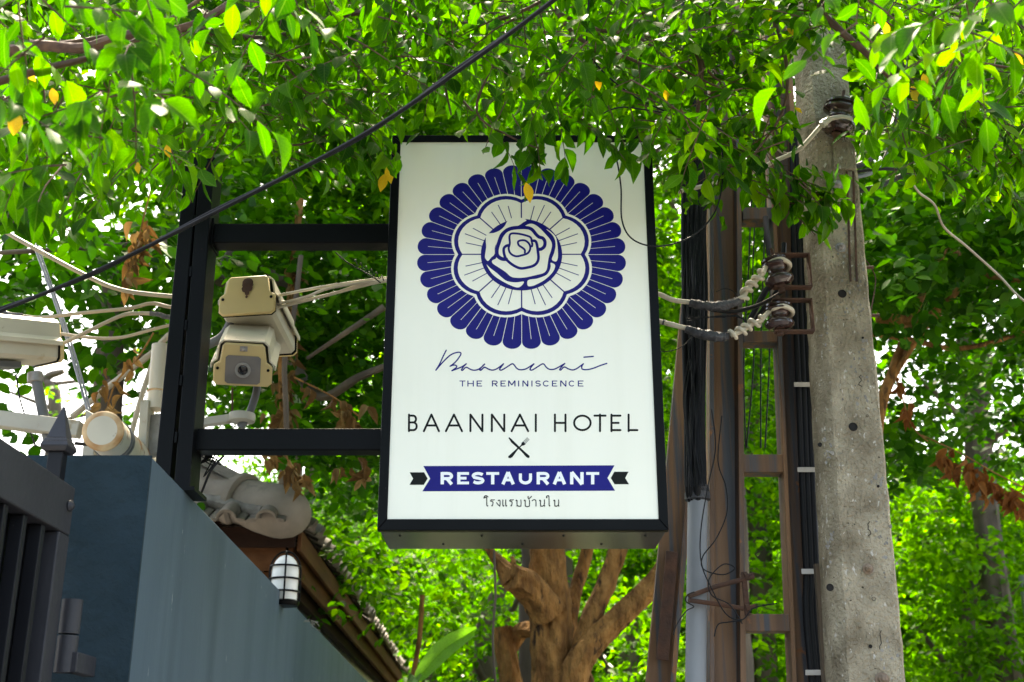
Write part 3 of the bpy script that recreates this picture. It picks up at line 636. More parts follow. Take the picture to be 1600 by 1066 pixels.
# ------------------------------------------------------------------ security cameras
def cctv(label, front, rear, up, W, show='front', group='security cameras behind the sign post'):
    front, rear = Vector(front), Vector(rear); ax = (front - rear).normalized(); L_ = (front - rear).length
    up = Vector(up); up = (up - ax * up.dot(ax)).normalized(); sx = up.cross(ax)
    root = thing('security_camera', label, 'camera', rear, group)
    S_ = W / 2
    sec = [(-.62, 1.0), (.62, 1.0), (.72, .88), (.80, .2), (1.0, .02), (1.0, -.72), (.86, -.88), (-.86, -.88), (-1.0, -.72), (-1.0, .02), (-.80, .2), (-.72, .88)]
    def P(c, s=1, h=.8): return [c + sx * (x * S_ * s) + up * (y * S_ * h * s) for x, y in sec]
    MB().prism(P(rear + ax * .012, .95), ax * (L_ - .024)).build('housing', M['cam'], root, bevel=.005, smooth=True)
    for nm, c, sgn in (('face_plate', front, 1), ('rear_plate', rear, -1)):
        pl = MB().prism(P(c - ax * (.010 * sgn)), ax * (.018 * sgn)).build(nm, M['camy'], root, bevel=.005, smooth=True)
        MB().prism(P(c - ax * (.0125 * sgn), 1.012), ax * (.0022 * sgn)).build('gasket', M['ink'], pl)
        m = MB()
        for x, y in ((-.86, -.12), (.86, -.12)): m.lathe(c + ax * (.008 * sgn) + sx * x * S_ + up * y * S_ * .8, ax * sgn, [(.055 * S_, 0), (.055 * S_, .002), (.02 * S_, .003)], 10)
        m.build('screw', M['ink'], pl)
        m = MB(); o = c + ax * (.008 * sgn) + up * S_ * .62
        if sgn == 1: m.bar(o + up * S_ * .10, o - up * S_ * .08, S_ * .26, .006, side=sx); m.lathe(o, ax, [(.07 * S_, 0), (.07 * S_, .008), (.03 * S_, .01)], 10); m.build('latch', M['bolt'], pl)
        else:
            m.lathe(o - up * S_ * .10, ax * sgn, [(.20 * S_, 0), (.17 * S_, .005), (.05 * S_, .008)], 12); m.bar(o + up * S_ * .05, o - up * S_ * .45, S_ * .2, .008, side=sx); m.build('latch', M['rust'], pl, smooth=True)
            sm_ = MB(); oo = rear - ax * .0107
            for (x, y, r_) in ((0, .42, .20), (-.08, .30, .13), (.07, .28, .14), (.0, .12, .10), (.01, -.05, .05), (-.03, .55, .12)):
                sm_.poly([oo - ax * (.0002 * len(sm_.f)) + sx * S_ * (x + r_ * rnd.uniform(.8, 1.2) * math.cos(R(45 * k))) + up * S_ * (y + r_ * 1.2 * math.sin(R(45 * k))) for k in range(8)])
            sm_.build('rust_stain', M['rust'], pl)
    # hood
    hd = [(-.70, 1.12), (.70, 1.12), (.86, .95), (.93, .26), (1.12, .05), (1.12, -.16), (1.06, -.16), (1.06, .03), (.87, .22), (.80, .90), (.66, 1.04), (-.66, 1.04), (-.80, .90), (-.87, .22), (-1.06, .03), (-1.06, -.16), (-1.12, -.16), (-1.12, .05), (-.93, .26), (-.86, .95)]
    MB().prism([rear + ax * (.02) + sx * x * S_ + up * y * S_ * .8 for x, y in hd], ax * (L_ - .025)).build('hood', M['shield'], root, bevel=.002)
    # window, lens
    c = front + ax * .009 - up * S_ * .12; w_ = S_ * .60; h_ = S_ * .50
    MB().prism([c + sx * x * w_ + up * y * h_ for x, y in ((-.85, -1), (.85, -1), (1, -.85), (1, .85), (.85, 1), (-.85, 1), (-1, .85), (-1, -.85))], ax * .0015).build('window', M['glass'], root)
    MB().lathe(c + ax * .0016, ax, [(S_ * .27, 0), (S_ * .27, .006), (S_ * .21, .007), (S_ * .2, .0015)], 24).build('lens_ring', M['lensring'], root, smooth=True)
    MB().lathe(c + ax * .0035, ax, [(S_ * .17, 0), (S_ * .15, .002), (S_ * .06, .004), (0, .0045)], 20).build('lens', M['lens'], root, smooth=True)
    # underside bracket
    o = rear + ax * L_ * .5 - up * S_ * .72
    MB().prism([o + sx * x * S_ * .45 + ax * y * .05 for x, y in ((-1, -1), (1, -1), (1, 1), (-1, 1))], -up * .022).build('mounting_plate', M['greyp'], root, bevel=.002)
    return root, o - up * .022, ax, up, sx
def arm_mount(cr, o, P, r, name='mounting_arm', m_='arm'):
    MB().tube(catmull(P, 5), r, 12).build(name, M[m_], cr, smooth=True)
# lower camera looks at us
c1, o1, ax, up, sx = cctv('yellowed security camera facing the viewer, lower of the pair', at(380, 572, 4.02), at(392, 536, 4.34), (0, 0, 1), sz(90, 570, 4.02))
arm_mount(c1, o1, [o1, at(402, 600, 4.16), at(392, 640, 4.16), at(375, 668, 4.16)], .014, 'grey_swivel', 'greyp')
m = MB(); q = at(378, 652, 4.16); m.lathe(q, (0, 0, 1), [(.03, -.02), (.046, -.016), (.048, 0), (.046, .012), (.03, .014)], 20); m.build('arm_ring', M['arm'], c1, smooth=True)
MB().bar(q + Vector((-.03, 0, -.004)), at(300, 663, 4.16), .03, .03, side=(0, 0, 1)).build('mounting_arm', M['arm'], c1, bevel=.004)
m = MB(); m.tube([at(363, 606, 4.15), at(363, 645, 4.15)], .004, 6); m.build('tie_rod', M['rust'], c1)
# upper camera turned away
c2_, o2, ax, up, sx = cctv('yellowed security camera seen from behind, upper of the pair', at(424, 532, 4.50), at(387, 464, 4.12), (-.05, 0, 1), sz(88, 465, 4.12))
MB().tube(catmull([at(362, 492, 4.18), at(358, 510, 4.2), at(345, 528, 4.2), at(322, 540, 4.2)], 6), .017, 12).build('flexible_conduit', M['greyp'], c2_, smooth=True)
MB().lathe(at(362, 488, 4.18), (0, 0, -1), [(.026, -.01), (.026, .012), (.022, .014), (.022, .03)], 14).build('cable_gland', M['greyp'], c2_, smooth=True)
MB().bar(o2, at(400, 560, 4.3), .03, .025).build('mounting_arm', M['arm'], c2_, bevel=.003)
# left camera cut by the picture edge
c3, o3, ax, up, sx = cctv('white security camera with yellowed front plate, pointing right at the left picture edge', at(76, 541, 4.12), at(-75, 528, 3.86), (0, -.15, 1), sz(86, 545, 4.0), group=None)
MB().tube([at(56, 583, 4.02), at(58, 600, 4.02), at(76, 690, 4.02)], [.022, .018, .018], 14).build('support_pipe', M['greyp'], c3, smooth=True)
MB().lathe(at(55, 588, 4.02), (.1, 0, -1), [(.026, -.01), (.026, .022), (.022, .024)], 14).build('pipe_collar', M['bolt'], c3, smooth=True)
# bracket arm and rusty white mast
br = thing('camera_bracket', 'cream steel bracket arm behind the gate spear', 'bracket', at(60, 670, 4.0))
MB().bar(at(-60, 648, 4.0), at(126, 672, 4.0), .055, .05, side=(0, 0, 1)).build('arm', M['arm'], br, bevel=.004)
m = MB(); m.prism([at(x, y, 3.97) for x, y in ((134, 640), (148, 648), (146, 716), (128, 716))], (0, .10, 0)); m.build('side_plate', M['arm'], br, bevel=.002)
ms = thing('camera_mast', 'thick rusty white pipe with a capped end lying over the wall top', 'pipe', at(200, 712, 4.1))
a, b = at(160, 673, 3.72), at(232, 738, 4.5); ax_ = (b - a).normalized()
MB().tube([a + ax_ * .006, b], .062, 28).build('pipe', M['rustwhite'], ms, smooth=True)
MB().lathe(a, ax_, [(.050, -.004), (.058, -.001), (.065, .006), (.064, .02)], 28).build('rim', M['rustring'], ms, smooth=True)
MB().lathe(a - ax_ * .0045, ax_, [(.047, 0), (.047, .002)], 28).build('cap', M['shield'], ms, smooth=True)
for d in (.14, .17): MB().lathe(a + ax_ * d, ax_, [(.060, 0), (.067, .002), (.067, .014), (.060, .016)], 24).build('clamp', M['greyp'], ms, smooth=True)
m = MB().tube([at(118, 693, 3.85), at(178, 698, 3.8)], .006, 8).build('clamp_bolt', M['ink'], ms)
vp = thing('vertical_pipe', 'upright white pipe beside the black post', 'pipe', at(250, 730, 4.2))
MB().tube([at(252, 540, 4.2), at(244, 640, 4.2)], .034, 18).build('pipe', M['shield'], vp, smooth=True)
MB().lathe(at(246, 612, 4.2), (0, 0, 1), [(.034, -.004), (.037, 0), (.034, .004)], 18).build('band', M['rustring'], vp, smooth=True)
MB().bar(at(231, 630, 4.2), at(225, 712, 4.2), .03, .08).build('bracket', M['arm'], vp, bevel=.002)
MB().bar(at(244, 650, 4.22), at(246, 712, 4.22), .05, .05).build('socket', M['mortar'], vp, bevel=.004)
# ------------------------------------------------------------------ concrete pole
def concrete_pole():
    Y = 4.0
    def edge(px_, py_): return at(px_, py_, Y)
    xl = lambda z: None
    b0, b1 = edge(1310, 1066), edge(1418, 1066); t0, t1 = edge(1254, 30), edge(1318, 30)
    def lerp(p, q, z): k = (z - p.z) / (q.z - p.z); return p.x + (q.x - p.x) * k
    root = thing('concrete_pole', 'weathered tapering concrete utility pole at the right', 'pole', ((b0.x + b1.x) / 2, Y + .1, 0))
    m = MB(); Z = [0, .8, 1.6] + [1.6 + .06 * k for k in range(1, 75)]
    n = 0; ring = None
    for z in Z:
        xa, xb = lerp(b0, t0, z), lerp(b1, t1, z); wd = xb - xa; ch = .13 * wd; dd = .20
        # groove (recess) on right third above z~ledge
        gz = z > at(1320, 265, Y).z * 0 + 99
        pts = [(xa + ch * 1.2, Y), (xb - ch * .35, Y), (xb, Y + ch * .5), (xb, Y + dd), (xa + ch * .3, Y + dd), (xa, Y + dd * .8), (xa, Y + ch * 1.6)]
        j = .0022
        m.v += [Vector((x + rnd.uniform(-j, j), y + rnd.uniform(-j, j), z)) for x, y in pts]
    k = 7
    for i in range(len(Z) - 1):
        for q in range(k): m.f.append([i * k + q, i * k + (q + 1) % k, (i + 1) * k + (q + 1) % k, (i + 1) * k + q])
    m.f.append(list(range(k))[::-1]); m.f.append([(len(Z) - 1) * k + q for q in range(k)])
    m.build('shaft', M['conc'], root, smooth=True)
    # recessed panel edges: raised strip left, slot shadows right, painted as thin dark strips
    for (x, ya, yb, wd) in ((1323, 268, 440, 3), (1333, 268, 440, 3)):
        a_, b_ = at(x, ya, Y - .0015), at(x + 6, yb, Y - .0015)
        MB().bar(a_, b_, sz(wd, 350, Y), .003).build('slot_shadow', M['rust'], root)
    MB().prism([at(x, y, Y - .010) for x, y in ((1301, 196), (1330, 196), (1335, 265), (1303, 263))], (0, .010, 0)).build('raised_block', M['conc'], root, bevel=.002)
    holes = ((1316, 459), (1333, 667), (1281, 695, .5), (1297, 918, .8), (1355, 650, .3), (1365, 936, .45), (1360, 1010, .4), (1372, 760, .3), (1348, 528, .25))
    for h in holes:
        s = h[2] if len(h) > 2 else 1; c = at(h[0], h[1], Y); r = .0125 * s
        MB().lathe(c + Vector((0, -.0035, 0)), (0, 1, 0), [(r * 1.25, .0035), (r * 1.15, .0005), (r, 0), (r * .96, .003)], 14).build('hole', M['hole'], root, smooth=True)
    # chipped patches (proud flakes of pale mortar)
    for cx, cy, n_, s in ((1320, 425, 22, 16), (1345, 480, 18, 14), (1345, 590, 26, 16), (1370, 760, 22, 14), (1385, 860, 16, 14), (1300, 220, 12, 12), (1385, 1010, 12, 18), (1290, 520, 12, 10), (1292, 700, 16, 8), (1296, 850, 16, 8)):
        mm = MB()
        for _ in range(n_):
            c = at(rnd.gauss(cx, s * .5), rnd.gauss(cy, s * 2.2), Y - .0008); r = rnd.uniform(.002, .0065); n2 = rnd.randint(5, 7)
            pts = [c + Vector((r * rnd.uniform(.5, 1.2) * math.cos(2 * math.pi * a / n2), rnd.uniform(-.0006, .0006), 1.3 * r * rnd.uniform(.5, 1.2) * math.sin(2 * math.pi * a / n2))) for a in range(n2)]
            mm.prism(pts, (0, .003, 0))
        mm.build('flaking_mortar', M['mortar'], root, kind='stuff')
    for cx, cy, m_, s in ((1307, 291, 'bolt', .019), (1313, 387, 'bolt', .015), (1356, 889, 'boltrust', .014), (1378, 1062, 'boltrust', .018)):
        c = at(cx, cy, Y); b_ = MB()
        b_.lathe(c, (0, -1, 0), [(s * 1.25, 0), (s * 1.25, .004)], 18); b_.lathe(c + Vector((0, -.004, 0)), (0, -1, 0), [(s * .85, 0), (s * .85, .013), (s * .6, .016)], 6)
        b_.lathe(c + Vector((0, -.018, 0)), (0, -1, 0), [(s * .45, 0), (s * .45, .010), (s * .3, .012)], 12)
        b_.build('bolt', M[m_], root)
    for py in (418, 493):
        a_ = at(1350 + (py - 418) * .12, py, Y + .06); MB().tube([a_, a_ + Vector((.035, 0, 0))], .006, 10).build('rod_end', M['rust'], root)
    for cx, ya, yb in ((1358, 815, 838), (1344, 586, 604), (1376, 985, 1015)):
        P = [at(cx + rnd.uniform(-3, 3), ya + (yb - ya) * k / 6, Y - .0005) for k in range(7)]; MB().tube(P, .0013, 5).build('crack', M['hole'], root)
concrete_pole()
# ------------------------------------------------------------------ steel frame columns
def columns():
    root = thing('steel_frame', 'rusty brown frame of two steel columns joined by short rungs', 'frame', (at(1190, 1066, 4.5).x, 4.55, 0))
    Y = 4.45
    def col(xt, xb, yt, yb, w_px, ribs, nm='column'):
        t, b = at(xt, yt, Y), at(xb, yb, Y); d = (t - b).normalized(); bot = b + d * ((0 - b.z) / d.z); top = t + d * ((5.6 - t.z) / d.z); W = sz(w_px, (yt + yb) / 2, Y)
        MB().bar(bot + Vector((0, .035, 0)), top + Vector((0, .035, 0)), W - .03, .006).build('web', M['steel'], root)
        MB().bar(bot, top, .016, .10, off=(-W / 2 + .008, 0)).build('flange', M['steel'], root, bevel=.002)
        MB().bar(bot, top, .020, .10, off=(W / 2 - .010, 0)).build('flange', M['steel'], root, bevel=.002)
        return W
    W1 = col(1131, 1134, 400, 1066, 53, 1)
    W2 = col(1228, 1258, 420, 1066, 46, 1)
    for k, (ya, yb) in enumerate(((522, 540), (714, 742), (962, 988), (330, 350))):
        ym = (ya + yb) / 2; xr = 1212 + (ym - 400) * .045
        a, b = at(1158, ym, Y), at(xr, ym, Y); b.z = a.z
        MB().bar(a, b, sz(yb - ya, ym, Y), .08, side=(0, 0, 1)).build('rung', M['steel'], root, bevel=.002)
    # leaning brown beam left
    lb = thing('leaning_beam', 'dark brown steel beam leaning behind the sign corner', 'beam', (at(1040, 1066, 5.2).x - .1, 5.2, 0))
    t, b = at(1072, 600, 5.2), at(1030, 1066, 5.2); d = (t - b).normalized(); bot = b + d * ((0 - b.z) / d.z); top = t + d * 1.6
    MB().bar(bot, top, .11, .05).build('web', M['steel'], lb); MB().bar(bot + Vector((0, -.04, 0)), top + Vector((0, -.04, 0)), .02, .05, off=(.05, 0)).build('flange', M['steel'], lb)
    p = at(1050, 862, 5.14); MB().bar(p, p - d * .45, .05, .012).build('cleat', M['rust'], lb, bevel=.002)
    # timber behind concrete pole
    tb = thing('timber_strip', 'dark mossy timber strip behind the concrete pole', 'timber', (at(1292, 1066, 4.3).x, 4.3, 0))
    MB().bar(at(1279, 882, 4.3), at(1292, 1066, 4.3) , .03, .03).build('board', M['greybark'], tb)
    MB().bar(at(1292, 1066, 4.3), (at(1300, 1066, 4.3).x + .02, 4.3, 0), .03, .03).build('board', M['greybark'], tb)
columns()
# ------------------------------------------------------------------ cables
def cable(label, pts, r, m_, n=8, cat='cable', group=None, name='cable', sm=8, wob=0, smooth=True):
    P = [at(*p) for p in pts]; P = catmull(P, sm)
    if wob: P = [p + Vector((rnd.uniform(-wob, wob), rnd.uniform(-wob, wob), rnd.uniform(-wob, wob))) for p in P]
    return MB().tube(P, r, n).build(name, M[m_], smooth=smooth, label=label, cat=cat, group=group)
cable('thick black overhead cable crossing from the left edge up to the top', [(-60, 508, 3.0), (0, 486, 3.0), (150, 424, 2.95), (330, 335, 2.85), (560, 215, 2.7), (720, 108, 2.55), (860, 4, 2.42), (960, -80, 2.35)], .0058, 'cable')
cable('thinner black cable twisted along the thick overhead cable', [(-60, 504, 3.01), (0, 482, 3.01), (150, 427, 2.96), (330, 331, 2.86), (560, 218, 2.71), (720, 103, 2.56), (860, 6, 2.43), (960, -78, 2.36)], .0045, 'cable')
def c4(L_, Y): return [(x / 2.961, 350 + y / 2.961, Y) for x, y in L_]
cable('beige cable sagging from the upper left to the black post', c4([(-120, -60), (0, 20), (110, 85), (380, 230), (560, 305), (790, 335), (960, 345)], 4.25), .0085, 'beige')
cable('beige cable running level above the left security camera', c4([(-60, 400), (110, 427), (200, 432), (400, 410), (600, 390), (700, 368), (790, 385), (950, 400)], 4.3), .0075, 'beige')
cable('dull beige cable dipping just below the level one', c4([(200, 495), (420, 527), (560, 525), (700, 490), (790, 468), (950, 440)], 4.32), .0065, 'beige')
cable('beige cable rising from the left camera with a black taped end', c4([(230, 590), (260, 570), (400, 500), (560, 425), (640, 414), (700, 415)], 4.28), .0075, 'beige')
cable('black taped cable end beside the post', c4([(695, 414), (740, 420), (780, 432), (950, 440)], 4.28), .0095, 'tape')
cable('black taped joint entering at the left picture edge', c4([(-60, 400), (0, 402), (40, 420), (100, 425)], 4.27), .011, 'tape')
cable('grey blue drop wire hanging beside the left camera', c4([(110, -60), (145, 60), (250, 350), (330, 600), (410, 880)], 4.35), .0055, 'slate', group='paired drop wires')
cable('thinner grey blue drop wire hanging beside its twin', c4([(125, -60), (160, 60), (262, 350), (345, 600), (418, 860)], 4.36), .004, 'slate', group='paired drop wires')
cable('thin black wire hanging under the left camera', c4([(75, 700), (90, 800), (120, 900), (165, 1030)], 4.1), .0028, 'cable')
def c2c(L_, Y0, Y1): n = len(L_) - 1; return [(320 + x / 3.807, 400 + y / 3.807, Y0 + (Y1 - Y0) * i / n) for i, (x, y) in enumerate(L_)]
for lb, P, r in (('white cable from the sign to the camera, uppermost of the bunch', [(340, 250), (415, 240), (700, 185), (1080, 130), (1160, 120)], .0058),
              ('white cable crossing the middle of the bunch beside the camera', [(350, 290), (425, 285), (600, 245), (750, 190), (1075, 140), (1160, 128)], .0055),
              ('white cable from the sign to the camera, lowest of the bunch', [(380, 310), (440, 305), (700, 240), (900, 188), (1040, 155), (1160, 140)], .0062),
              ('thin white cable just above the lowest of the bunch', [(380, 280), (430, 272), (560, 268), (760, 222), (920, 170), (1060, 142), (1160, 132)], .004)):
    cable(lb, c2c(P, 4.25, 3.9), r, 'white_cable')
P = c2c([(780, -20), (850, 40), (930, 85), (1000, 125), (1045, 160)], 3.95, 3.92)
cable('thin black tie wire twisted round the white cables left of the sign', P, .0024, 'cable', name='tie_wire', cat='wire')
a, b = at(553, 408, 3.95), at(600, 436, 3.93); Pp = []
for k in range(60):
    t_ = k / 59; Pp.append(a.lerp(b, t_) + Vector((0, .008 * math.cos(t_ * 36), .008 * math.sin(t_ * 36))))
MB().tube(Pp, .0018, 5).build('tie_wire', M['cable'], label='curly black wire coil left of the sign edge', cat='wire')
# knot of black wire under the lower arm
Pp = [at(330 + rnd.gauss(0, 9), 715 + rnd.gauss(0, 9), 3.86) for _ in range(26)]
MB().tube(catmull(Pp, 4), .0022, 5).build('wire_knot', M['cable'], label='tangled black wire knot where the lower arm meets the post', cat='wire')
MB().tube(catmull([at(350, 712, 3.8), at(330, 735, 3.8), at(315, 770, 3.82)], 5), .004, 6).build('tie_wire', M['cable'], label='black wire end hanging from the knot on the post', cat='wire')
# vertical black cable bundle left of steel column
def bundle():
    root = thing('cable_bundle', 'thick bundle of black cables running down into a grey pipe', 'cables', at(1090, 780, 4.35))
    specs = [(1068, 1072, .010), (1074, 1078, .014), (1084, 1084, .013), (1093, 1090, .014), (1101, 1096, .010), (1088, 1095, .009), (1079, 1087, .011), (1096, 1080, .007), (1105, 1100, .007)]
    for i, (xt, xb, r) in enumerate(specs):
        yy = 4.36 + rnd.uniform(-.03, .03)
        P = [at(xt + rnd.uniform(-2, 2) + 4, -60, yy)] + [at(xt + (xb - xt) * k / 7 + rnd.uniform(-2.5, 2.5), 60 + (700) * k / 7, yy + rnd.uniform(-.012, .012)) for k in range(8)] + [at(1090 + (xb - 1085) * .5, 790, 4.37)]
        MB().tube(catmull(P, 6), r, 10).build('strand', M['cable'], root, smooth=True)
    for i in range(9):
        xa = rnd.uniform(1066, 1106); xb = rnd.uniform(1072, 1104); yy = 4.30
        P = [at(xa + (xb - xa) * k / 9 + rnd.uniform(-7, 7), 120 + 640 * k / 9, yy + rnd.uniform(-.01, .01)) for k in range(10)]
        MB().tube(catmull(P, 5), .0024, 5).build('thin_strand', M['cable'], root, smooth=True)
    return root
bundle()
gp = thing('grey_pipe', 'grey pipe with a black collar receiving the cable bundle', 'pipe', (at(1088, 1066, 4.37).x, 4.37, 0))
t, b = at(1090, 783, 4.37), at(1087, 1066, 4.37); d = (t - b).normalized(); bot = b + d * ((0 - b.z) / d.z)
MB().tube([bot, t], sz(16, 900, 4.37), 24).build('pipe', M['gal'], gp, smooth=True)
MB().lathe(t - Vector((0, 0, .0)), (0, 0, 1), [(sz(17, 780, 4.37), -.0), (sz(20, 780, 4.37), .004), (sz(20, 780, 4.37), .030), (sz(18.5, 780, 4.37), .034), (sz(19.5, 780, 4.37), .040), (sz(18, 780, 4.37), .056)], 24).build('collar', M['tape'], gp, smooth=True)
# conduit with straps on column 2
cg = thing('strapped_cables', 'black cables strapped down the right steel column', 'cables', (at(1275, 1066, 4.40).x, 4.40, 0))
for i, dx in enumerate((-8, 0, 8)):
    P = [at(x + dx, y, 4.38) for x, y in ((1245, 180), (1250, 440), (1256, 600), (1261, 735), (1268, 893), (1277, 1066))]; P.append(Vector((P[-1].x + .06, 4.38, 0)))
    MB().tube(catmull(P, 4), .0125, 10).build('strand', M['cable'], cg, smooth=True)
for y in (601, 734, 893, 1051):
    x = 1256 + (y - 600) * .0425; c = at(x, y, 4.355)
    MB().bar(c + Vector((-.037, 0, 0)), c + Vector((.037, 0, 0)), .018, .004, side=(0, 0, 1)).build('strap', M['clip'], cg, bevel=.001)
# ------------------------------------------------------------------ insulators and spliced service cables
def insulator(c, label, tilt=(0, 0, 1), r=.05, h=.11, br=None):
    c = Vector(c); root = thing('spool_insulator', label, 'insulator', c, 'brown porcelain insulators on the concrete pole')
    t = Vector(tilt).normalized(); H = h
    pr = [(.35, -.5), (.72, -.48), (.8, -.44), (.98, -.36), (1, -.28), (.92, -.2), (.7, -.12), (.62, -.05), (.62, .03), (.7, .08), (.85, .12), (1.0, .17), (1.0, .22), (.84, .25), (.80, .28), (.92, .32), (.92, .38), (.74, .42), (.5, .5)]
    MB().lathe(c, t, [(a * r, b * H) for a, b in pr], 28).build('spool', M['porc'], root, smooth=True)
    MB().lathe(c - t * H * .72, t, [(.012, 0), (.012, .02), (.02, .022), (.02, .026), (.006, .026), (.006, H * 1.5)], 10).build('bolt', M['rust'], root, smooth=True)
    return root, t
def ubracket(root, c, t, h, xr, w=.035):
    """flat rusty U clevis reaching right to the pole"""
    c = Vector(c); th = .006
    for s in (-1, 1):
        a = c + t * (s * (h / 2 + .005)) + Vector((-.02, 0, 0)); b = Vector((xr, c.y, a.z))
        MB().bar(a, b, w, th, side=(0, 1, 0)).build('bracket_leg', M['rust'], root, bevel=.001)
    MB().bar((xr, c.y, c.z - h / 2 - .008), (xr, c.y, c.z + h / 2 + .008), th, w).build('bracket_back', M['rust'], root, bevel=.001)
YI = 3.98
xr1 = at(1262, 420, 4.0).x
i1, t1 = insulator(at(1214, 424, YI), 'brown spool insulator, upper of the two beside the steel column', (-.16, 0, 1), .052, .115); ubracket(i1, at(1216, 424, YI), Vector((0, 0, 1)), .115, xr1)
i2, t2 = insulator(at(1217, 494, YI), 'brown spool insulator, lower of the two beside the steel column', (0, 0, 1), .052, .10); ubracket(i2, at(1217, 494, YI), Vector((0, 0, 1)), .108, at(1266, 494, 4.0).x)
i3, t3 = insulator(at(1312, 182, 3.93), 'tilted brown insulator high on the face of the concrete pole', (.22, -.1, 1), .064, .135)
MB().bar(at(1300, 216, 3.96), at(1322, 150, 3.96), .03, .006).build('bracket_leg', M['bolt'], i3)
def splice(label, pts_w, wrap, tape, loop):
    root = thing('spliced_cable', label, 'cable', at(*tape[0]))
    MB().tube(catmull([at(*p) for p in pts_w], 6), .0088, 10).build('white_cable', M['white_cable'], root, smooth=True)
    P = catmull([at(*p) for p in tape], 8); n = len(P)
    rr = [.013 + .005 * math.sin(k / n * math.pi) + rnd.uniform(-.0015, .0015) for k in range(n)]
    MB().tube(P, rr, 12, jit=.10).build('tape_wrap', M['tape'], root, smooth=True)
    # coil of turns
    P = catmull([at(*p) for p in wrap], 12); n = len(P); C = []
    turns = 4.2
    for k in range(n * 4):
        s = k / (n * 4 - 1) * (n - 1); i_ = min(int(s), n - 2); p = P[i_].lerp(P[i_ + 1], s - i_); tg = (P[i_ + 1] - P[i_]).normalized()
        u = tg.cross(Vector((0, 1, 0))).normalized(); v = tg.cross(u); a_ = k / (n * 4 - 1) * turns * 2 * math.pi
        C.append(p + (u * math.cos(a_) + v * math.sin(a_)) * .0150)
    MB().tube(C, .0070, 9).build('coil', M['white_cable'], root, smooth=True)
    MB().tube(P, .0085, 9).build('core', M['white_cable'], root, smooth=True)
    MB().tube(catmull(loop, 6), .0088, 10).build('loop', M['white_cable'], root, smooth=True)
    return root
def looparound(cx, cy, Y, r, start):
    L_ = [at(*start)]; c = at(cx, cy, Y)
    for a in (200, 235, 270, 305, 340, 20, 60): L_.append(c + Vector((math.cos(R(a)) * r, math.sin(R(a)) * r, .004 + .012 * (1 - abs(a - 270) / 90 if a > 180 else 0))))
    return L_
splice('white service cable with black taped splice running to the upper insulator', [(1000, 452, 3.98), (1030, 460, 3.97), (1052, 469, 3.97), (1082, 473, 3.97)], [(1160, 470, 3.95), (1168, 452, 3.95), (1180, 440, 3.95), (1192, 426, 3.94)],
       [(1078, 473, 3.97), (1100, 478, 3.96), (1130, 478, 3.95), (1160, 468, 3.95)], looparound(1215, 419, YI, .043, (1192, 428, 3.94)))
splice('white service cable with black taped splice running to the lower insulator', [(1030, 502, 3.98), (1048, 507, 3.97), (1076, 514, 3.97)], [(1142, 524, 3.95), (1160, 517, 3.95), (1172, 508, 3.95), (1192, 500, 3.94)],
       [(1072, 514, 3.97), (1092, 521, 3.96), (1118, 526, 3.95), (1138, 526, 3.95)], looparound(1219, 492, YI, .043, (1188, 502, 3.94)))
for x in (1035, 1047): MB().tube([at(x, 503.5 + (x - 1035) * .25, 3.975), at(x + 6, 505 + (x - 1035) * .25, 3.975)], .0095, 10).build('tape_band', M['tape'], label='black tape band on the lower white cable near the sign, %s' % ('left one' if x == 1035 else 'right one'), cat='tape', smooth=True)
cable('black cable leaving the upper splice for the lower insulator', [(1110, 484, 3.97), (1140, 487, 3.97), (1170, 482, 4.0), (1196, 472, 4.05), (1225, 455, 4.1)], .0075, 'cable')
cable('thick black cable rising behind the insulators, left one', [(1168, 508, 4.2), (1180, 485, 4.2), (1196, 455, 4.2), (1206, 440, 4.2), (1200, 380, 4.25), (1196, 340, 4.3)], .0115, 'cable')
cable('thick black cable behind the insulators, right one', [(1172, 512, 4.22), (1195, 480, 4.22), (1214, 455, 4.2), (1222, 430, 4.2), (1225, 380, 4.2)], .0095, 'cable')
for k in range(3): cable(['thin black wire strung between the two splices, top strand', 'thin black wire strung between the two splices, middle strand', 'thin black wire strung between the two splices, bottom strand'][k], [(1074, 503 - k * 4, 3.96), (1100, 497 - k * 1, 3.96), (1125, 494 + k, 3.96), (1150, 495 - k, 3.96), (1166, 500 + 2 * k, 3.96)], .0022, 'cable', cat='wire', wob=.001)
cable('thin black whisker curving over the upper splice', [(1119, 456, 3.95), (1132, 451, 3.95), (1145, 455, 3.95), (1154, 466, 3.95)], .0016, 'cable', cat='wire')
cable('thin dark wire drooping from the sign edge to the lower splice', [(1030, 550, 3.97), (1050, 548, 3.97), (1068, 540, 3.97), (1082, 526, 3.97)], .0018, 'cable', cat='wire')
# white cable up to top insulator
cable('white service cable running from the columns to the high insulator', [(1060, 300, 4.2), (1160, 275, 4.1), (1210, 252, 4.0), (1250, 232, 3.92), (1288, 192, 3.88), (1312, 183, 3.87), (1330, 186, 3.88)], .0085, 'white_cable')
MB().tube(catmull([at(1284, 196, 3.87), at(1290, 190, 3.87), at(1296, 185, 3.87)], 4), [.014, .018, .012], 10, jit=.15).build('tape_wrap', M['shield'], label='white tape wrap on the cable at the high insulator', cat='tape')
cable('short pale cable hanging left of the concrete pole', [(1196, 196, 4.1), (1205, 215, 4.1), (1218, 235, 4.1), (1232, 242, 4.12)], .006, 'beige')
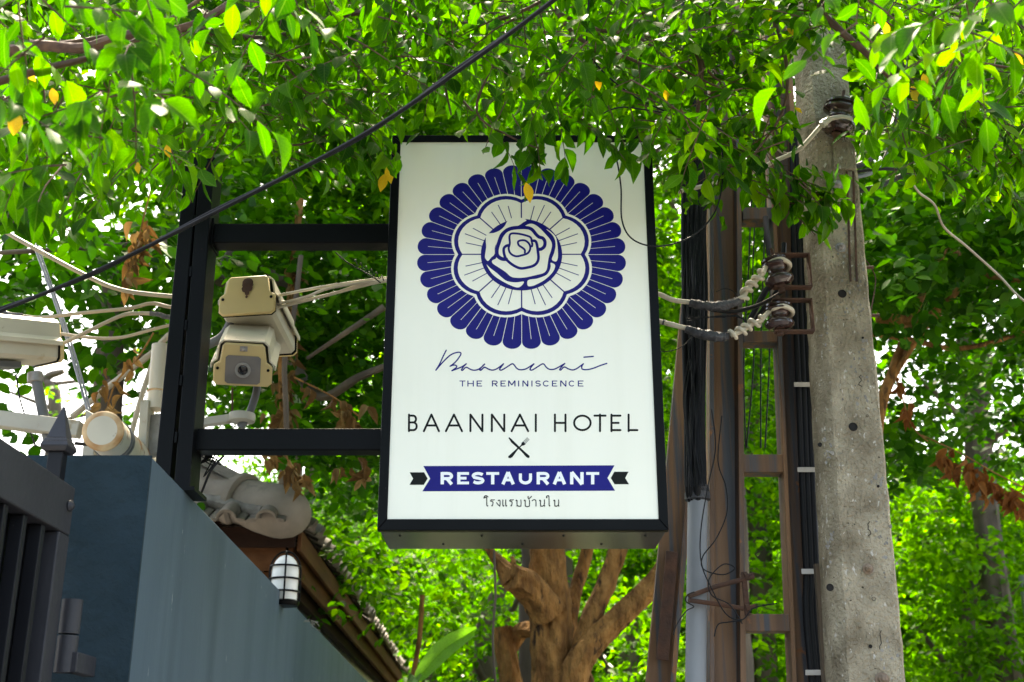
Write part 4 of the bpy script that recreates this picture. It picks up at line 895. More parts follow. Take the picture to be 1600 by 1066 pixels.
# black cables right of the pole
for i, (P, r) in enumerate((([(1330, 262, 4.15), (1350, 255, 4.2), (1372, 235, 4.3), (1395, 195, 4.4), (1410, 120, 4.5), (1420, 40, 4.5)], .012), ([(1330, 278, 4.15), (1365, 268, 4.2), (1385, 240, 4.3), (1380, 205, 4.3)], .009),
      ([(1330, 300, 4.15), (1370, 292, 4.2), (1410, 275, 4.3), (1450, 262, 4.4)], .011), ([(1330, 255, 4.15), (1345, 230, 4.2), (1362, 190, 4.3), (1360, 140, 4.3), (1380, 60, 4.3)], .009), ([(1340, 268, 4.15), (1390, 264, 4.2), (1440, 275, 4.3)], .007))):
    cable(['black cable curving up steeply behind the right leaves', 'grey cable loop close to the concrete pole', 'lowest black cable running right from the pole', 'black cable climbing along the right side of the pole', 'thin black cable above the lowest one'][i], P, r, 'cable' if i != 1 else 'slate')
cable('beige wire drooping from the pole into the right tree', [(1420, 275, 4.4), (1435, 300, 4.6), (1460, 320, 4.7), (1475, 355, 4.8), (1510, 385, 4.9), (1560, 430, 5), (1600, 470, 5), (1660, 500, 5)], .005, 'beige')
cable('thin brown wire beside the right edge of the pole', [(1344, 395, 4.1), (1362, 420, 4.1), (1368, 440, 4.1), (1362, 480, 4.1), (1360, 492, 4.1)], .0022, 'rust', cat='wire')
# thin loops
cable('thin black cable loop hanging over the sign corner', [(1130, 205, 3.4), (1100, 190, 3.4), (1060, 180, 3.42), (1010, 172, 3.45), (970, 168, 3.45), (940, 180, 3.45), (935, 205, 3.45), (960, 240, 3.45), (970, 290, 3.45), (972, 345, 3.45), (990, 375, 3.45), (1030, 385, 3.46), (1080, 370, 3.5), (1115, 335, 3.5), (1128, 290, 3.5), (1128, 235, 3.5), (1110, 205, 3.5), (1070, 183, 3.5)], .0026, 'cable')
cable('thin black cable dangling from the top over the leaves', [(922, -20, 3.3), (917, 40, 3.3), (920, 80, 3.32), (945, 115, 3.34), (990, 150, 3.38), (1035, 172, 3.42), (1075, 185, 3.45)], .0028, 'cable')
# rusty triangular bracket and wires on column
rb = thing('rusty_bracket', 'rusty triangular bracket of bent rods tied to the left column', 'bracket', at(1130, 925, 4.3))
Yb = 4.32
for nm, P in (('rod', [(1076, 932), (1120, 916), (1178, 901)]), ('rod', [(1076, 938), (1120, 944), (1162, 951)])):
    MB().tube([at(x, y, Yb - .03 if x < 1100 else Yb) for x, y in P], .0085, 10).build(nm, M['rust'], rb, smooth=True)
MB().bar(at(1162, 894, Yb), at(1168, 962, Yb), .017, .012).build('plate', M['rust'], rb, bevel=.001)
for p in ((1172, 901), (1174, 950)):
    c = at(*p, Yb); MB().lathe(c + Vector((-.02, 0, 0)), (1, 0, .2), [(.016, 0), (.016, .012), (.007, .012), (.007, .035)], 6).build('nut', M['rust'], rb)
cable('thin black wire dangling down the left column in long loops', [(1128, 650, 4.28), (1122, 720, 4.28), (1134, 760, 4.28), (1136, 800, 4.28), (1120, 840, 4.28), (1098, 870, 4.28), (1100, 890, 4.28), (1130, 898, 4.28), (1148, 888, 4.28), (1130, 882, 4.28), (1108, 905, 4.28), (1112, 930, 4.28), (1140, 945, 4.28), (1160, 975, 4.28)], .0022, 'cable', cat='wire')
cable('thin dark wire hanging beside the grey pipe', [(1112, 640, 4.27), (1118, 700, 4.27), (1106, 760, 4.27), (1095, 830, 4.27), (1096, 880, 4.27), (1112, 920, 4.27), (1135, 960, 4.27), (1160, 968, 4.27), (1178, 950, 4.27), (1214, 943, 4.27)], .0022, 'cable', cat='wire')
cable('small wire loop wound round the bracket tip', [(1085, 925, 4.26), (1074, 930, 4.26), (1072, 940, 4.26), (1084, 948, 4.26), (1072, 955, 4.26), (1058, 975, 4.26), (1052, 992, 4.26)], .0022, 'cable', cat='wire')
cable('curled wire end below the rusty bracket', [(1160, 970, 4.27), (1140, 972, 4.27), (1122, 976, 4.27), (1116, 995, 4.27)], .0022, 'cable', cat='wire')
for k in range(4):
    x = (1176, 1192, 1203, 1168)[k]; cable(('thin black wire hanging between the columns, leftmost', 'thin black wire hanging between the columns, second', 'thin black wire hanging between the columns, rightmost', 'thin black wire hugging the left column flange')[k], [(x + 12, 150, 4.6), (x + rnd.uniform(-4, 4), 420, 4.6), (x + rnd.uniform(-6, 4), 560, 4.6), (x - 6 + rnd.uniform(-6, 4), 700, 4.6)], .003, 'cable', cat='wire')
MB().tube([at(1606, 900, 12), Vector((at(1606, 900, 12).x, 12, 0))], .09, 12).build('distant_pole', M['gal'], label='pale distant post at the right picture edge', cat='pole', smooth=True)
fb = MB()
for k in range(6):
    c = at(484 + k * 1.6, 968 + k * 1.5, 6.55); fb.tube(catmull([c, c + Vector((rnd.uniform(-.03, .03), 0, rnd.uniform(-.02, .03))), c + Vector((rnd.uniform(-.03, .05), 0, rnd.uniform(-.04, .03)))], 4), .0015, 5)
fb.build('dry_straw', M['arm'], label='wisp of dry straw stuck on the wall edge', cat='straw')
#LEAVES
# ------------------------------------------------------------------ foliage
def leaf_template(n=6, fold=.16, curl=.18, wd=.50, tip=.0):
    """ovate pointed leaf along +Y, length 1, normal +Z; returns verts, faces, uv per vertex"""
    T = [0, .10, .28, .48, .70, .87, 1.0]; Wd = [0.0, .38, .82, 1.0, .80, .36, 0.0]
    V = []; U = []; Fc = []
    for t, w_ in zip(T, Wd):
        z = -curl * t * t; x = wd * .5 * w_
        for sgn in (-1, 0, 1):
            V.append((sgn * x, t, z + (fold * x if sgn else 0))); U.append((sgn * w_ * 1.0, t))
    for i in range(len(T) - 1):
        a = i * 3
        for k in (0, 1):
            q = [a + k, a + k + 1, a + k + 4, a + k + 3]
            Fc.append(q)
    return np.array(V), Fc, np.array(U)
def far_template():
    V = np.array([(0, 0, 0), (.27, .38, .05), (0, .45, -.03), (-.27, .38, .05), (.17, .78, -.02), (0, 1, -.16), (-.17, .78, -.02)])
    F_ = [(0, 1, 2), (0, 2, 3), (1, 4, 5, 2), (3, 2, 5, 6)]
    return V, F_, V[:, :2] * [3, 1]
NEAR, FAR = leaf_template(), far_template()
WIDE = leaf_template(wd=.66, curl=.1)
def clean(tpl):
    """degenerate quads at base and tip become triangles"""
    V, Fc, U = tpl; out = []
    for f in Fc:
        seen = []
        for i in f:
            if not any(np.allclose(V[i], V[j]) for j in seen): seen.append(i)
        if len(seen) >= 3: out.append(tuple(seen))
    used = sorted({i for f in out for i in f}); mp = {o: n for n, o in enumerate(used)}
    return V[used], [tuple(mp[i] for i in f) for f in out], U[used]
NEAR, WIDE = clean(NEAR), clean(WIDE)
BENT = clean(leaf_template(fold=.75, curl=.42, wd=.56))
def torn():
    V, Fc, U = leaf_template(fold=.3, curl=-.12, wd=.52); V = V.copy()
    V[:, 0] += .10 * np.sin(V[:, 1] * 3.2); k = [i for i in range(len(V)) if V[i, 0] > .15 and .4 < V[i, 1] < .6]
    for i in k: V[i, 0] *= .72
    V[:, 2] += .03 * np.sin(V[:, 1] * 14) * np.abs(U[:, 0]); return V, Fc, U
TORN = clean(torn())
def frames(axis, normal):
    y = axis / np.linalg.norm(axis, axis=1, keepdims=True); z = normal - y * np.sum(normal * y, 1, keepdims=True)
    z /= np.linalg.norm(z, axis=1, keepdims=True) + 1e-9; x = np.cross(y, z)
    return np.stack([x, y, z], axis=2)
def joined(name, tpl, pos, rot, scl, m_, parent=None, kind='stuff', **kw):
    V, Fc, U = tpl; n = len(pos); k = len(V)
    P = np.einsum('nij,kj->nki', rot, V) * scl[:, None, None] + pos[:, None, :]
    org = np.array(ORG[parent.name]) if parent else pos.mean(0); P = (P - org).reshape(-1, 3)
    me = bpy.data.meshes.new(name); fl = np.array([len(f) for f in Fc]); idx = np.concatenate([np.array(f) for f in Fc])
    me.vertices.add(n * k); me.vertices.foreach_set('co', P.astype(np.float32).ravel())
    loops = (idx[None, :] + (np.arange(n) * k)[:, None]).ravel(); me.loops.add(len(loops)); me.loops.foreach_set('vertex_index', loops.astype(np.int32))
    tot = np.tile(fl, n); st = np.concatenate([[0], np.cumsum(tot)[:-1]]); me.polygons.add(len(tot)); me.polygons.foreach_set('loop_start', st.astype(np.int32))
    me.polygons.foreach_set('loop_total', tot.astype(np.int32)); me.polygons.foreach_set('use_smooth', np.ones(len(tot), dtype=bool))
    me.update(calc_edges=True); uv = me.uv_layers.new(name='UVMap'); uv.data.foreach_set('uv', np.tile(U, (n, 1))[loops].astype(np.float32).ravel())
    me.materials.append(m_); o = bpy.data.objects.new(name, me); sc.collection.objects.link(o)
    if parent: o.parent = parent
    else: o.location = org; ORG[o.name] = Vector(org)
    return tag(o, kind=kind, **kw)
def leafmesh(name, tpl, m_):
    V, Fc, U = tpl; me = bpy.data.meshes.new(name); me.from_pydata([tuple(v) for v in V], [], [tuple(f) for f in Fc]); me.update()
    uv = me.uv_layers.new(name='UVMap')
    for lp in me.loops: uv.data[lp.index].uv = tuple(U[lp.vertex_index])
    me.polygons.foreach_set('use_smooth', [True] * len(me.polygons)); me.materials.append(m_); return me
LM = {}
def single_leaf(parent, pos, rot, s, key, tpl, label=None, name='leaf'):
    kk = (key, id(tpl))
    if kk not in LM: LM[kk] = leafmesh('leaf', tpl, G[key])
    o = bpy.data.objects.new(name, LM[kk]); sc.collection.objects.link(o); o.parent = parent
    m4 = Matrix(rot.tolist()).to_4x4(); o.matrix_basis = Matrix.Translation(Vector(pos) - ORG[parent.name]) @ m4 @ Matrix.Scale(s, 4)
    if label: o['label'] = label
    return o
def interp(x, tab):
    for (x0, y0), (x1, y1) in zip(tab, tab[1:]):
        if x0 <= x <= x1: return y0 + (y1 - y0) * (x - x0) / (x1 - x0)
    return tab[-1][1] if x > tab[-1][0] else tab[0][1]
LOWEST = [(-200, 420), (0, 375), (120, 400), (190, 330), (300, 345), (345, 325), (400, 300), (480, 318), (560, 322), (625, 280), (645, 222), (742, 225), (760, 292), (820, 325), (860, 300), (940, 300), (960, 270), (1004, 290), (1030, 320), (1100, 350), (1150, 372), (1210, 395), (1290, 398), (1345, 330), (1420, 300), (1470, 330), (1800, 400)]
class Leaves:
    def __init__(s): s.p = []; s.a = []; s.n = []; s.s = []
    def add(s, p, a, n, sz_): s.p.append(tuple(p)); s.a.append(tuple(a)); s.n.append(tuple(n)); s.s.append(sz_)
def rv(): return Vector((rnd.gauss(0, 1), rnd.gauss(0, 1), rnd.gauss(0, 1))).normalized()
def twig(LV, tw, p0, d, n=11, sp=.034, ls=.068, droop=.5):
    ls *= 1.15; droop *= .8
    """pinnate twig: alternate leaflets on a sagging stem"""
    p = Vector(p0); d = Vector(d).normalized(); side = d.cross(Vector((0, 0, 1)));
    if side.length < .2: side = Vector((1, 0, 0))
    side = (side.normalized() + rv() * .25).normalized(); P = [p.copy()]
    for k in range(n):
        d = (d + Vector((0, 0, -.045 * droop * 2)) + rv() * .07).normalized(); p = p + d * sp; P.append(p.copy())
        s_ = 1 if k % 2 else -1; last = k == n - 1
        ax = (d * (.55 if not last else 1.2) + side * (s_ * (.9 if not last else .1)) + Vector((0, 0, -1)) * (droop * rnd.uniform(.5, 1.5)) + rv() * .22).normalized()
        up = d.cross(side).normalized(); up = up if up.z > 0 else -up
        nm = (up * 1.0 + rv() * .55 + Vector((0, -1, 0)) * rnd.uniform(0, 1.7)).normalized()
        LV.add(p, ax, nm, ls * rnd.uniform(.72, 1.2) * (.75 if k < 2 else 1))
    Q = []
    for q in P:
        x, y, _ = unproj(q)
        if y > interp(x, LOWEST) - 18 or (1236 < x < 1342 and 60 < y < 270): break
        Q.append(q)
    if len(Q) > 1: tw.tube(Q, [.0026, .0012], 4, cap=False)
def finish_tree(root, LV, tw, key, tpl, nsingle=300, stuff_tpl=None, twmat='twig', name='foliage'):
    p = np.array(LV.p); a = np.array(LV.a); n = np.array(LV.n); s = np.array(LV.s)
    keep = np.ones(len(p), bool)
    for i in range(len(p)):
        x, y, fz_ = unproj(p[i] + a[i] * s[i] * .9)
        if y > interp(x, LOWEST) - (15 if rnd.random() < .5 else 0): keep[i] = False
        if 1238 < x < 1340 and 70 < y < 275 and p[i][1] < 4 and rnd.random() < .85: keep[i] = False
        if 1276 < x < 1345 and 128 < y < 225 and p[i][1] < 3.99: keep[i] = False
        if 1150 < x < 1250 and 130 < y < 290 and p[i][1] < 4 and rnd.random() < .35: keep[i] = False
    p, a, n, s = p[keep], a[keep], n[keep], s[keep]; R_ = frames(a, n)
    d = p - np.array([0, 0, EYE]); fz = d[:, 1] * CP + d[:, 2] * SP; u = -d[:, 1] * SP + d[:, 2] * CP
    px = 800 + F * d[:, 0] / np.maximum(fz, .05); py = 533 - F * u / np.maximum(fz, .05)
    inv = (px > 0) & (px < 1600) & (py > 0) & (py < 1066); size = np.where(inv, s / fz, 0)
    order = np.argsort(-size); pick = order[:nsingle]; rest = order[nsingle:]
    for c_, i in enumerate(pick): single_leaf(root, p[i], R_[i], float(s[i]), key, (tpl, BENT, TORN)[c_ % 3])
    for c_, tp in enumerate((tpl, BENT, TORN)):
        r_ = rest[c_::3]
        if len(r_): joined(name, tp, p[r_], R_[r_], s[r_], G[key], root)
    if tw.v: tw.build('twigs', M[twmat], root, kind='stuff')
def limb(root, pts, r, m_='twig', name='branch', sm=5, jit=.06, n=8):
    P = catmull([at(*q) if len(q) == 3 and not isinstance(q, Vector) else q for q in pts], sm)
    MB().tube(P, r, n, jit=jit).build(name, M[m_], root, smooth=True)
    return P
# ---- overhanging street tree on the left and above the sign
def canopy():
    rootp = Vector((-3.9, 4.2, 0))
    A = thing('overhanging_tree', 'leafy tree whose drooping branches fill the top left above the sign', 'tree', rootp)
    MB().tube(catmull([rootp, rootp + Vector((.1, .05, 1.6)), rootp + Vector((.25, 0, 3.2)), rootp + Vector((.7, -.1, 4.6))], 5), [.2, .12], 14, jit=.05).build('trunk', M['greybark'], A, smooth=True)
    top = rootp + Vector((.55, -.05, 4.3))
    tw = MB(); LV = Leaves()
    for P_, r in (([top, at(-60, 85, 3.2), at(60, 72, 3.1), at(130, 75, 3.05), at(200, 55, 3.0), at(300, 40, 2.95), at(380, -10, 3.0), at(460, -70, 3.0)], [.022, .008]),
                  ([top, at(0, 78, 3.5), at(100, 70, 3.4), at(270, 45, 3.4), at(420, 60, 3.5), at(560, 20, 3.5), at(760, 36, 3.5), at(900, -30, 3.4)], [.016, .005]),
                  ([at(612, 40, 3.6), at(660, 90, 3.6), at(690, 125, 3.6), at(730, 165, 3.6), at(760, 200, 3.55)], [.008, .003]),
                  ([at(710, -30, 3.5), at(708, 60, 3.5), at(695, 120, 3.5), at(705, 180, 3.5)], [.009, .003]),
                  ([at(870, 20, 3.4), at(930, 45, 3.4), at(1000, 60, 3.4), at(1060, 105, 3.4), at(1150, 150, 3.4)], [.008, .003]),
                  ([at(850, -10, 3.4), at(905, 60, 3.4), at(980, 90, 3.4), at(1040, 115, 3.45), at(1120, 140, 3.5)], [.009, .003]),
                  ([at(0, 290, 3.0), at(40, 300, 3.0), at(55, 315, 3.0)], [.007, .003]), ([at(430, 220, 3.4), at(470, 226, 3.4), at(540, 200, 3.4)], [.005, .002]),
                  ([at(-80, 150, 2.3), at(60, 110, 2.3), at(200, 70, 2.3), at(340, -20, 2.3)], [.01, .004]),
                  ([at(770, 100, 3.3), at(745, 175, 3.3), at(800, 215, 3.3), at(850, 235, 3.28)], [.005, .002]),
                  ([at(990, 30, 3.6), at(1005, 150, 3.6), at(1015, 180, 3.6)], [.006, .002]), ([at(500, -20, 3.9), at(545, 60, 3.9), at(560, 150, 3.9), at(520, 210, 3.9)], [.010, .003])):
        limb(A, P_, r, jit=.1)
    low_mid = [(-100, 360), (0, 350), (110, 385), (190, 300), (270, 290), (330, 250), (400, 215), (480, 235), (600, 220), (640, 190), (700, 150), (760, 170), (1000, 160), (1010, 260), (1150, 320), (1300, 360), (1700, 330)]
    # middle layer
    for _ in range(640):
        x = rnd.uniform(-80, 1090); y = rnd.uniform(-160, interp(x, low_mid) - 40)
        if 620 < x < 1030 and y > 175: continue
        Y = rnd.uniform(3.05, 4.6) if x < 600 or x > 1040 else rnd.uniform(3.0, 5.2)
        if 620 < x < 1030 and Y < 4.2 and y > 130: y -= 60
        a = rnd.uniform(0, 2 * math.pi); d = Vector((math.cos(a), math.sin(a) * .7, rnd.uniform(-.45, .1)))
        twig(LV, tw, at(x, y, Y) - d.normalized() * .15, d, n=rnd.randint(8, 13), ls=.066 * rnd.uniform(.9, 1.15), droop=rnd.uniform(.4, .9))
    # sprays hanging in front of the sign
    for (x, y, Y, dx, dz, n) in ((760, 180, 3.3, .5, -.6, 8), (800, 178, 3.3, .3, -.8, 8), (850, 180, 3.32, -.25, -.9, 9), (830, 172, 3.28, .2, -.9, 9), (880, 178, 3.35, .8, -.4, 9), (905, 185, 3.35, .7, -.55, 8),
                                 (950, 165, 3.38, .3, -.9, 7), (985, 170, 3.4, .1, -.8, 7), (790, 160, 3.3, -.3, -.8, 8), (930, 150, 3.3, -.8, -.4, 8), (870, 160, 3.3, .1, -.9, 8)):
        twig(LV, tw, at(x, y, Y), (dx, rnd.uniform(-.2, .2), dz), n=n, sp=.026, ls=.068, droop=.75)
    for (x, y, Y, dx, dz) in ((540, 165, 3.4, .8, -.45), (500, 185, 3.4, .7, -.5), (570, 180, 3.45, .3, -.6), (450, 195, 3.4, .6, -.5), (400, 205, 3.4, .5, -.5), (340, 190, 3.3, -.4, -.5), (285, 225, 3.2, .2, -.7), (240, 250, 3.2, -.6, -.6), (60, 260, 3.0, .2, -.8), (110, 280, 3.0, -.3, -.8), (20, 250, 3.0, .1, -.8), (150, 240, 3.0, .4, -.7), (430, 235, 3.9, .8, -.2), (500, 225, 3.9, .6, -.3)):
        for _ in range(2): twig(LV, tw, at(x + rnd.uniform(-25, 25), y + rnd.uniform(-20, 20), Y), (dx, rnd.uniform(-.4, .4), dz), n=10, sp=.03, ls=.066, droop=.7)
    # close layer in the upper left and along the top edge
    for (x0, x1, y0, y1, Ya, Yb, n_) in ((-60, 300, -60, 190, 1.9, 2.5, 30), (250, 460, -60, 150, 2.1, 2.7, 10), (-60, 120, 150, 300, 2.2, 2.8, 9), (450, 1050, -120, 20, 2.85, 3.2, 24)):
        for _ in range(n_):
            a = rnd.uniform(0, 2 * math.pi); d = Vector((math.cos(a), math.sin(a) * .7, rnd.uniform(-.6, 0)))
            twig(LV, tw, at(rnd.uniform(x0, x1), rnd.uniform(y0, y1), rnd.uniform(Ya, Yb)) - d.normalized() * .1, d, n=rnd.randint(4, 8), sp=.04, ls=.072, droop=rnd.uniform(.7, 1.3))
    finish_tree(A, LV, tw, 'near', NEAR, 270)
    for (x, y, Y, s, ax) in ((24, 192, 2.2, .06, (0, 0, 1)), (47, 118, 2.4, .035, (.6, 0, -.6)), (262, 236, 3.0, .04, (.3, 0, -1)), (215, 262, 3.0, .035, (.1, 0, -1)), (1041, 110, 3.3, .05, (.1, 0, -1)), (826, 300, 3.3, .066, (.25, 0, -1)), (598, 285, 3.4, .06, (-.2, 0, -1)), (608, 272, 3.4, .06, (.15, 0, -1)), (84, 150, 2.8, .05, (.3, 0, -1)), (1042, 150, 3.4, .045, (.3, 0, -1)), (935, 130, 3.4, .045, (.1, 0, -1)), (690, 20, 3.3, .045, (.2, 0, -1))):
        a = np.array([ax], float); nn = np.array([(rnd.uniform(-.3, .3), -1, .25)]); Rr = frames(a, nn)[0]; p = at(x, y, Y) - Vector(ax).normalized() * s * .5
        single_leaf(A, p, Rr, s, 'yellow', NEAR, label='yellow leaf')
canopy()
def right_tree():
    rootp = Vector((4.2, 3.4, 0)); A = thing('leafy_tree', 'bright green tree reaching over the concrete pole from the right', 'tree', rootp)
    MB().tube(catmull([rootp, rootp + Vector((-.1, .05, 1.6)), rootp + Vector((-.25, 0, 3.2)), rootp + Vector((-.9, -.1, 4.7))], 5), [.2, .12], 14, jit=.05).build('trunk', M['greybark'], A, smooth=True)
    top = rootp + Vector((-.7, -.05, 4.4)); tw = MB(); LV = Leaves()
    for P_, r in (([top, at(1500, -120, 3.3), at(1320, -60, 3.2), at(1283, 10, 3.2), at(1310, 45, 3.2), at(1350, 80, 3.2), at(1395, 125, 3.2), at(1412, 150, 3.2), at(1418, 175, 3.2)], [.018, .006]),
                  ([at(1320, -60, 3.2), at(1200, -40, 3.4), at(1090, 40, 3.4), at(1096, 110, 3.4), at(1090, 175, 3.4)], [.014, .006]), ([at(1096, 95, 3.4), at(1110, 115, 3.4), at(1128, 130, 3.4)], [.006, .003]),
                  ([at(1412, 145, 3.2), at(1500, 135, 3.25), at(1560, 120, 3.3)], [.007, .003]), ([at(1205, 20, 3.5), at(1225, 80, 3.5), at(1230, 140, 3.5), at(1215, 190, 3.5), at(1175, 245, 3.5)], [.008, .003]),
                  ([at(1480, 60, 3.2), at(1492, 75, 3.2), at(1520, 95, 3.2), at(1600, 110, 3.2)], [.006, .004]), ([at(1175, 245, 3.5), at(1200, 300, 3.6), at(1250, 320, 3.6), at(1290, 310, 3.6)], [.004, .002])):
        limb(A, P_, r, jit=.1)
    low = [(1030, 230), (1080, 260), (1180, 280), (1300, 260), (1345, 230), (1420, 240), (1500, 330), (1600, 300), (1700, 300)]
    for _ in range(400):
        x = rnd.uniform(1060, 1680); y = rnd.uniform(-140, interp(x, low) - 30)
        if 1240 < x < 1345 and y > 95 and rnd.random() < .8: continue
        Y = rnd.uniform(3.0, 3.8) if not (1100 < x < 1340 and y > 60) else rnd.uniform(3.4, 3.85)
        if x > 1340: Y = rnd.uniform(3.0, 4.6)
        a = rnd.uniform(0, 2 * math.pi); d = Vector((math.cos(a), math.sin(a) * .7, rnd.uniform(-.45, .1)))
        twig(LV, tw, at(x, y, Y) - d.normalized() * .15, d, n=rnd.randint(7, 11), ls=.066 * rnd.uniform(.9, 1.1), droop=rnd.uniform(.4, .9))
    for (x, y, Y, dx, dz) in ((1150, 265, 3.6, .8, -.3), (1200, 270, 3.6, .8, -.1), (1240, 275, 3.6, .7, -.3), (1180, 285, 3.6, .8, -.3), (1220, 290, 3.6, .8, -.4), (1245, 290, 3.55, .5, -.6), (1100, 280, 3.55, .3, -.8), (1060, 290, 3.5, .2, -.9), (1130, 250, 3.5, -.5, -.6), (1250, 210, 3.6, -.2, -.9), (1235, 235, 3.6, .4, -.6), (1160, 200, 3.55, .5, -.6), (1090, 200, 3.5, .6, -.5), (1260, 300, 3.6, .6, -.1),
                              (1420, 190, 3.2, .9, -.3), (1390, 170, 3.2, -.6, -.5), (1420, 210, 3.3, .2, -.9), (1480, 180, 3.2, .6, -.6), (1520, 240, 3.4, .6, -.6), (1450, 250, 3.4, .7, -.4), (1560, 280, 3.5, .4, -.8), (1500, 300, 3.5, .6, -.7), (1400, 140, 3.2, .8, -.2), (1560, 200, 3.2, .3, -.8)):
        for _ in range(2): twig(LV, tw, at(x + rnd.uniform(-18, 18), y + rnd.uniform(-15, 15), Y), (dx, rnd.uniform(-.3, .3), dz), n=9, sp=.028, ls=.066, droop=.7)
    for _ in range(26):
        a = rnd.uniform(0, 2 * math.pi); d = Vector((math.cos(a), math.sin(a) * .7, rnd.uniform(-.6, 0)))
        twig(LV, tw, at(rnd.uniform(1330, 1660), rnd.uniform(-80, 80), rnd.uniform(1.9, 2.5)), d, n=rnd.randint(4, 8), sp=.04, ls=.068, droop=rnd.uniform(.7, 1.2))
    finish_tree(A, LV, tw, 'mid', NEAR, 270)
    for (x, y, Y, s, ax) in ((1433, 150, 3.2, .075, (.4, 0, -1)), (1238, 50, 3.3, .045, (.8, 0, -.6)), (1201, 25, 3.3, .045, (.3, 0, -1)), (1248, 172, 3.5, .03, (.7, 0, -.5)), (1100, 190, 3.5, .04, (.3, 0, -1)), (1108, 305, 3.5, .045, (.2, 0, -1)), (1445, 125, 3.2, .045, (.1, 0, -1)), (1385, 45, 2.6, .045, (.1, 0, -1)), (1370, 40, 3.2, .03, (.5, 0, -1)), (1590, 90, 3.0, .05, (.6, 0, -.6))):
        a = np.array([ax], float); nn = np.array([(rnd.uniform(-.3, .3), -1, .25)]); Rr = frames(a, nn)[0]; p = at(x, y, Y) - Vector(ax).normalized() * s * .5
        single_leaf(A, p, Rr, s, 'yellow', NEAR, label='yellow leaf')
right_tree()
# ---- background trees: crowns are clumps of leaves
def clump_leaves(clumps, n_per_m3, ls, flat=.75, seed=1, up=.9):
    g = np.random.default_rng(seed); Ps = []
    for c in clumps:
        px_, py_, Y, r = c[:4]; k = c[4] if len(c) > 4 else 1
        o = np.array(at(px_, py_, Y)); n = int(n_per_m3 * 4.19 * r ** 3 * flat * k); d = g.normal(size=(n, 3)); d /= np.linalg.norm(d, axis=1, keepdims=True)
        rad = r * (g.random(n) ** .45) * (1 + .22 * np.sin(d[:, 0] * 5 + px_) * np.cos(d[:, 2] * 6 + py_)); Ps.append(o + d * rad[:, None] * np.array([1, 1, flat]))
    p = np.concatenate(Ps); n = len(p)
    # gather leaves into small sprays so the outline is ragged
    cell = g.normal(size=(n, 3)) * .0
    a = g.normal(size=(n, 3)); a[:, 2] = a[:, 2] * .5 - .35
    nn = g.normal(size=(n, 3)) * .75; nn[:, 2] += up
    s = ls * g.uniform(.65, 1.25, n); return p, frames(a, nn), s
def bg_tree(name, label, trunk, clumps, dens, ls, key, limbs=(), bark='greybark', tpl=None, seed=1, group=None, flat=.75, spray=5, up=.9):
    """trunk: list of (px,py,Y,r)"""
    t0 = at(*trunk[0][:3]); base = Vector((t0.x, trunk[0][2], 0)); root = thing(name, label, 'tree', base, group)
    P = [base] + [at(*q[:3]) for q in trunk]; rr = [trunk[0][3] * 1.15] + [q[3] for q in trunk]
    q_ = 16 if bark == 'bark' and trunk[0][3] > .1 else 6; PP = catmull(P, q_); R2 = []
    for i in range(len(PP)):
        s = i / q_; j = min(int(s), len(rr) - 2); R2.append(rr[j] + (rr[j + 1] - rr[j]) * (s - j))
    bark_tube(MB(), PP, R2, 30, seed).build('trunk', M[bark], root, smooth=True)
    for L_ in limbs:
        P = [at(*q[:3]) for q in L_]; q_ = 12 if L_[0][3] > .06 else 5; PP = catmull(P, q_); R2 = []
        for i in range(len(PP)):
            s = i / q_; j = min(int(s), len(L_) - 2); R2.append(L_[j][3] + (L_[j + 1][3] - L_[j][3]) * (s - j))
        bark_tube(MB(), PP, R2, 24 if q_ > 5 else 10, seed + L_[0][0] * .37).build('limb', M[bark], root, smooth=True)
    g = np.random.default_rng(seed + 50)
    cen = clump_leaves(clumps, dens / spray, ls, flat, seed, up)
    c = cen[0]; m_ = len(c)
    idx = np.repeat(np.arange(m_), spray); n = len(idx)
    dirs = g.normal(size=(m_, 3)); dirs[:, 2] = dirs[:, 2] * .35 - .25; dirs /= np.linalg.norm(dirs, axis=1, keepdims=True)
    k = np.tile(np.arange(spray), m_); side = np.cross(dirs, [0, 0, 1.0])[idx]; side /= np.linalg.norm(side, axis=1, keepdims=True) + 1e-6
    sg = np.where(k % 2, 1, -1)[:, None]
    p = c[idx] + dirs[idx] * (k[:, None] * ls * .42) + g.normal(size=(n, 3)) * ls * .12
    a = dirs[idx] * .7 + side * sg * .8 + g.normal(size=(n, 3)) * .25 + np.array([0, 0, -.3])
    nn = np.cross(dirs, np.cross(dirs, [0, 0, 1.0])); nn = np.where(nn[:, 2:3] < 0, -nn, nn)[idx] + g.normal(size=(n, 3)) * .45
    joined('foliage', tpl or FAR, p, frames(a, nn), ls * g.uniform(.7, 1.2, n), G[key], root)
    return root
def scatter(x0, x1, y0, y1, Ya, Yb, r, n, seed, k=1, avoid=()):
    q = random.Random(seed); out = []
    while len(out) < n:
        x, y = q.uniform(x0, x1), q.uniform(y0, y1)
        if any(a <= x <= b and c <= y <= d and q.random() < pr for a, b, c, d, pr in avoid): 
            n -= 1; continue
        out.append((x, y, q.uniform(Ya, Yb), r * q.uniform(.7, 1.3), k))
    return out
